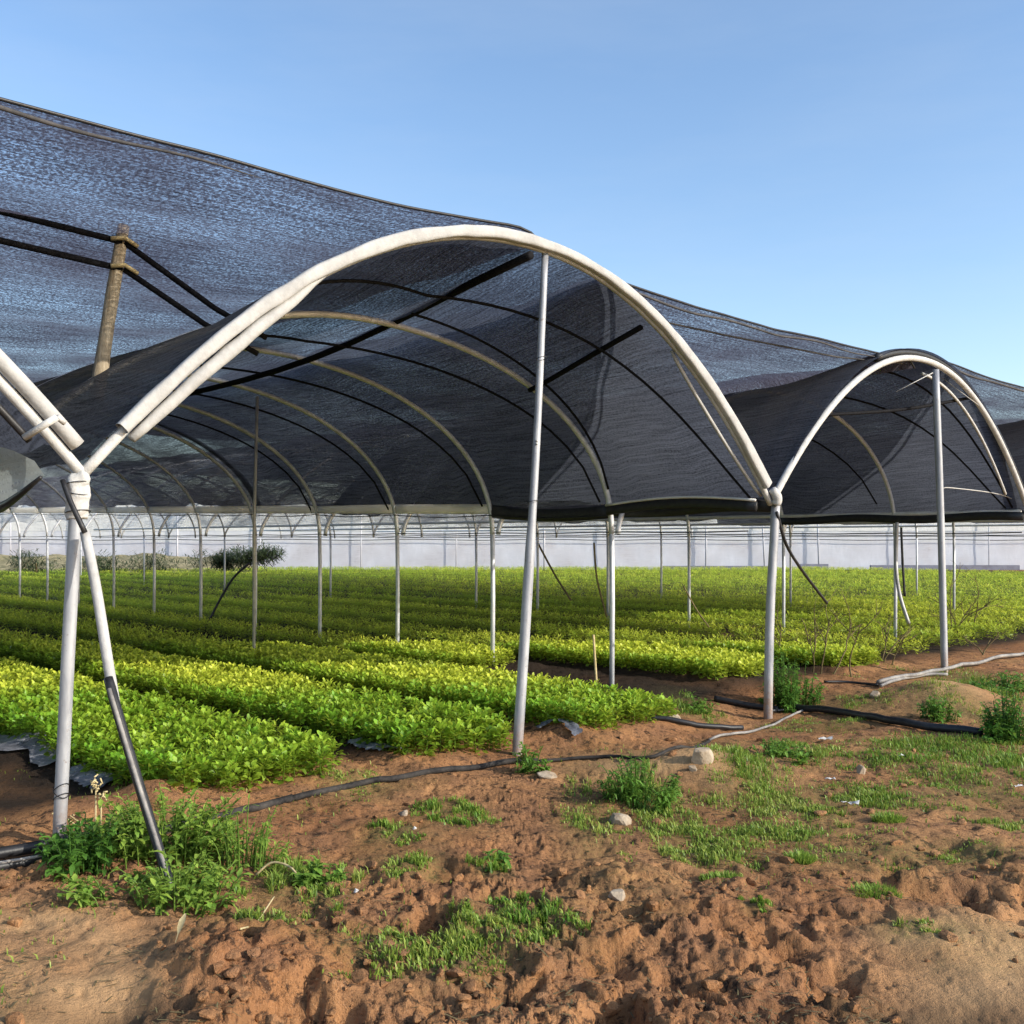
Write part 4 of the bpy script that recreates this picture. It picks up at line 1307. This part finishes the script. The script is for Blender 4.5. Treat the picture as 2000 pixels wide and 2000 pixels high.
def scrap(label, px, py, wpx, seed, m=None):
    rng = np.random.default_rng(seed); g = ground_at(px, py); r = wpx / F * g[1] * .5
    n = 6
    gx, gy = np.meshgrid(np.linspace(-1, 1, n), np.linspace(-1, 1, n))
    P = np.stack([gx * r + rng.normal(0, r * .1, gx.shape), gy * r * .5 + rng.normal(0, r * .1, gx.shape), .02 + np.abs(rng.normal(0, r * .25, gx.shape))], -1).reshape(-1, 3) + g
    o = MB().add(P, grid_faces(n, n)).build('plastic_scrap', m or M['litter'], origin=g)
    return tag(o, label, 'litter', 'pale scraps lying on the soil')


scrap('white plastic scrap lying above the right grass band', 1612, 1450, 26, 1)
scrap('tiny white scrap in the grass right of the little upright stone', 1760, 1483, 14, 2)
scrap('pale paper scrap below the little upright stone', 1622, 1527, 18, 3)
scrap('flat pale scrap on bare soil in the right grass', 1660, 1578, 30, 4)
scrap('white scrap at the right picture edge on bare soil', 1990, 1543, 18, 5)


# silver mulch film along the nearest bed
def film(label, pts, width, seed):
    rng = np.random.default_rng(seed)
    P = smooth_path([ground_at(*p) for p in pts], 30)
    d = np.gradient(P[:, :2], axis=0); d /= np.linalg.norm(d, axis=1)[:, None]
    nn_ = np.stack([-d[:, 1], d[:, 0]], -1)
    k = np.linspace(-.5, .5, 7)
    rows = []
    for i in range(30):
        xy = P[i, :2] + nn_[i] * (k[:, None] * width * (.8 + .4 * rng.random()))
        z = smooth_base(xy[:, 0], xy[:, 1]) + .03 + .018 * rng.random(7)
        rows.append(np.column_stack([xy, z]))
    g = P[15]
    o = MB().add(np.concatenate(rows), grid_faces(30, 7)).build('mulch_film', M['film'], origin=g)
    return tag(o, label, 'plastic film', 'silver mulch film showing at bed edges')


film('wrinkled silver film under the nearest bed, left of the left post', [(-40, 1452), (30, 1472), (70, 1484), (108, 1502)], .22, 1)
film('wrinkled silver film strip under the nearest bed, right of the left post', [(135, 1515), (175, 1528), (215, 1538)], .16, 2)
film('dark film edge at the foot of the second bed', [(690, 1462), (740, 1466), (790, 1468)], .12, 3)
film('silver film edge between third bed and middle pole', [(1050, 1430), (1090, 1432), (1130, 1431)], .08, 4)

# ------------------------------------------------------------------ far side: wall, bank, shrubs
wall = thing('boundary_wall', 'long white net wall closing the far end of the field', 'net wall', (0, 55, 0))
n = 140
xx = np.linspace(-46, 46, n); zz = np.linspace(0, 2.12, 8)
X, Z = np.meshgrid(xx, zz)
Yw = 55.5 + .06 * fbm(X * .8, Z * 2, 900, 3) - .0 * X
MB().add(np.stack([X, Yw, Z], -1).reshape(-1, 3), grid_faces(8, n), uv=np.stack([X, Z], -1).reshape(-1, 2)).build('net_panel', M['wall_net'], wall)
zz = np.linspace(2.1, 3.8, 8); X, Z = np.meshgrid(xx, zz)
MB().add(np.stack([X, 55.46 + .10 * fbm(X * .3, Z * 4, 905, 3), Z], -1).reshape(-1, 3), grid_faces(8, n), uv=np.stack([Z * 3, X * .2], -1).reshape(-1, 2)).build('upper_band', M['band_net'], wall)
rng = np.random.default_rng(3)
x = -40
while x < 40:
    x += rng.uniform(2.2, 5.5)
    tube(MB(), [(x, 55.2, -.1), (x + rng.normal(0, .06), 55.2, 3.5)], .03 if rng.random() < .6 else .05, 5).build('wall_post', M['wall_post'], wall)
for z_ in (1.62,):
    tube(MB(), [(a, 55.3, z_ + .03 * math.sin(a * .9)) for a in np.linspace(-46, 46, 80)], .022, 5).build('wall_wire', M['black'], wall)
for a, b, hh in ((1290, 1500, .22), (1560, 1617, .32), (1700, 1990, .26)):  # added blocks standing in for the low hills beyond the wall
    xa, xb = (a - 1000) / F * 55, (b - 1000) / F * 55
    m_ = MB().add([(xa, 54.9, -.05), (xb, 54.9, -.05), (xb, 54.9, hh), (xa, 54.9, hh), (xa, 55.1, -.05), (xb, 55.1, -.05), (xb, 55.1, hh), (xa, 55.1, hh)],
                  [(0, 1, 2, 3), (5, 4, 7, 6), (3, 2, 6, 7), (4, 0, 3, 7), (1, 5, 6, 2)])
    m_.build('hill_block', M['hill_band'], wall, smooth=False)

xb = np.linspace(-40, -12.6, 80); kb = np.linspace(0, 1, 9)
X, K = np.meshgrid(xb, kb)
Hb = (.8 + .6 * fbm(X * .8, K * 3, 910, 4)) * np.sin(K * math.pi * .5) * sstep(-12.6, -15, X)
t_ = M['straw']
bank = MB().add(np.stack([X, 50 + K * 3.2, Hb], -1).reshape(-1, 3), grid_faces(9, 80)).build('earth_bank', mat_simple('dry_grass_bank', (.10, .10, .045), (.42, .35, .20), 3.5, .95, 0, .9))
bank['kind'] = 'structure'


def shrub(label, px, py, d, w, h, seed, n=900, name='shrub'):
    rng = np.random.default_rng(seed)
    b = at(px, py, d); b[2] = 0
    t = thing(name, label, 'shrub', b, 'dark shrubs before the far wall')
    tube(MB(), [b + [0, 0, -.05], b + [.03, 0, h * .35], b + [.0, 0, h * .7]], [.06, .05, .03], 6).build('trunk', M['twig'], t)
    lobes = [(rng.normal(0, .28) * w, rng.normal(0, .2) * w, h * rng.uniform(.45, .85), w * rng.uniform(.2, .34)) for _ in range(9)]
    mb = MB(); gf = grid_faces(2, 3)
    for i in range(n):
        lx, ly, lz, lr = lobes[rng.integers(9)]
        dv = rng.normal(0, 1, 3); dv /= np.linalg.norm(dv)
        c = b + [lx, ly, lz] + dv * lr * rng.uniform(.5, 1.05) * [1, 1, .8]
        v, tf = leaf_grid(.30 * rng.uniform(.6, 1.3), .16, 1, .2, .5)
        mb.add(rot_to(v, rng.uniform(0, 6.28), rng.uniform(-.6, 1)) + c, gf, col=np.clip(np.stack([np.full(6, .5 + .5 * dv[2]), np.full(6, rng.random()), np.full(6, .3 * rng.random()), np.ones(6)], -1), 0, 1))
    mb.build('crown', M['tree'], t)


shrub('dark leafy shrub in front of the far wall behind the crossing cables', 500, 1112, 46, 1.7, 1.25, 41, 2600)
shrub('lower dark shrub just left of the leafy one at the far wall', 440, 1113, 47, 1.7, .95, 42, 1600)
shrub('low grey-green scrub at the foot of the dry bank, left of the left post', 70, 1116, 46, 2.4, .8, 45, 900)
shrub('low scrub on the dry bank right of the left post', 310, 1112, 48, 2.2, .75, 46, 900)
shrub('small scrubby bush by the dry bank at the far left', 215, 1112, 47, 2.0, .7, 43, 900)
stone('dark_drum', 'pale short marker post standing at the far field edge', 'marker', 349, 1112, 8, 60, 44, M['litter'])

# ------------------------------------------------------------------ light, sky, camera
EL = math.radians(25)
TOSUN = np.array([.91, -.42]); TOSUN /= np.linalg.norm(TOSUN)
d3 = np.array([TOSUN[0] * math.cos(EL), TOSUN[1] * math.cos(EL), math.sin(EL)])
ld = bpy.data.lights.new('sun', 'SUN'); ld.energy = 5.0; ld.angle = math.radians(.5); ld.color = (1.0, .925, .80)
lo = bpy.data.objects.new('sun', ld); COL.objects.link(lo)
import mathutils
lo.rotation_euler = mathutils.Vector(d3).to_track_quat('Z', 'Y').to_euler()
lo.location = (8, -5, 9)

w = bpy.data.worlds.new('World'); SC.world = w; w.use_nodes = True
nt = w.node_tree; nt.nodes.clear()
sky = nt.nodes.new('ShaderNodeTexSky'); sky.sky_type = 'NISHITA'; sky.sun_disc = False
sky.sun_elevation = EL; sky.sun_rotation = math.atan2(TOSUN[0], TOSUN[1])
sky.altitude = 200; sky.air_density = 1.0; sky.dust_density = 1.2; sky.ozone_density = 1.6
bg = nt.nodes.new('ShaderNodeBackground'); bg.inputs[1].default_value = .235
ou = nt.nodes.new('ShaderNodeOutputWorld')
hs = nt.nodes.new('ShaderNodeHueSaturation'); hs.inputs['Saturation'].default_value = 1.06; hs.inputs['Value'].default_value = 1.12
nt.links.new(sky.outputs[0], hs.inputs['Color'])
tc = nt.nodes.new('ShaderNodeTexCoord'); mp = nt.nodes.new('ShaderNodeMapping'); mp.inputs['Scale'].default_value = (1.0, 1.6, 5.0); mp.inputs['Rotation'].default_value = (.2, .3, .5)
cn = nt.nodes.new('ShaderNodeTexNoise'); cn.inputs['Scale'].default_value = 1.6; cn.inputs['Detail'].default_value = 6; cn.inputs['Roughness'].default_value = .6
cr = nt.nodes.new('ShaderNodeValToRGB'); cr.color_ramp.elements[0].position = .46; cr.color_ramp.elements[1].position = .80
cr.color_ramp.elements[1].color = (.16, .16, .16, 1)
mxs = nt.nodes.new('ShaderNodeMix'); mxs.data_type = 'RGBA'; mxs.inputs[7].default_value = (3.2, 3.6, 4.0, 1)
nt.links.new(tc.outputs['Generated'], mp.inputs[0]); nt.links.new(mp.outputs[0], cn.inputs['Vector']); nt.links.new(cn.outputs['Fac'], cr.inputs[0])
nt.links.new(cr.outputs[0], mxs.inputs[0]); nt.links.new(hs.outputs[0], mxs.inputs[6]); nt.links.new(mxs.outputs[2], bg.inputs[0]); nt.links.new(bg.outputs[0], ou.inputs[0])

cd = bpy.data.cameras.new('camera'); cd.sensor_width = 36; cd.lens = 36.0
cd.shift_y = (HZ - 1000) / 2000.0
cd.clip_start = .05; cd.clip_end = 3000
co = bpy.data.objects.new('camera', cd); COL.objects.link(co)
co.location = (0, 0, EYE); co.rotation_euler = (math.radians(90), 0, 0)
SC.camera = co

SC.render.engine = 'CYCLES'
SC.view_settings.view_transform = 'Standard'; SC.view_settings.look = 'None'
SC.view_settings.exposure = 0; SC.view_settings.gamma = 1
SC.cycles.use_denoising = True
SC.cycles.transparent_max_bounces = 24
SC.cycles.max_bounces = 8
SC.cycles.diffuse_bounces = 3
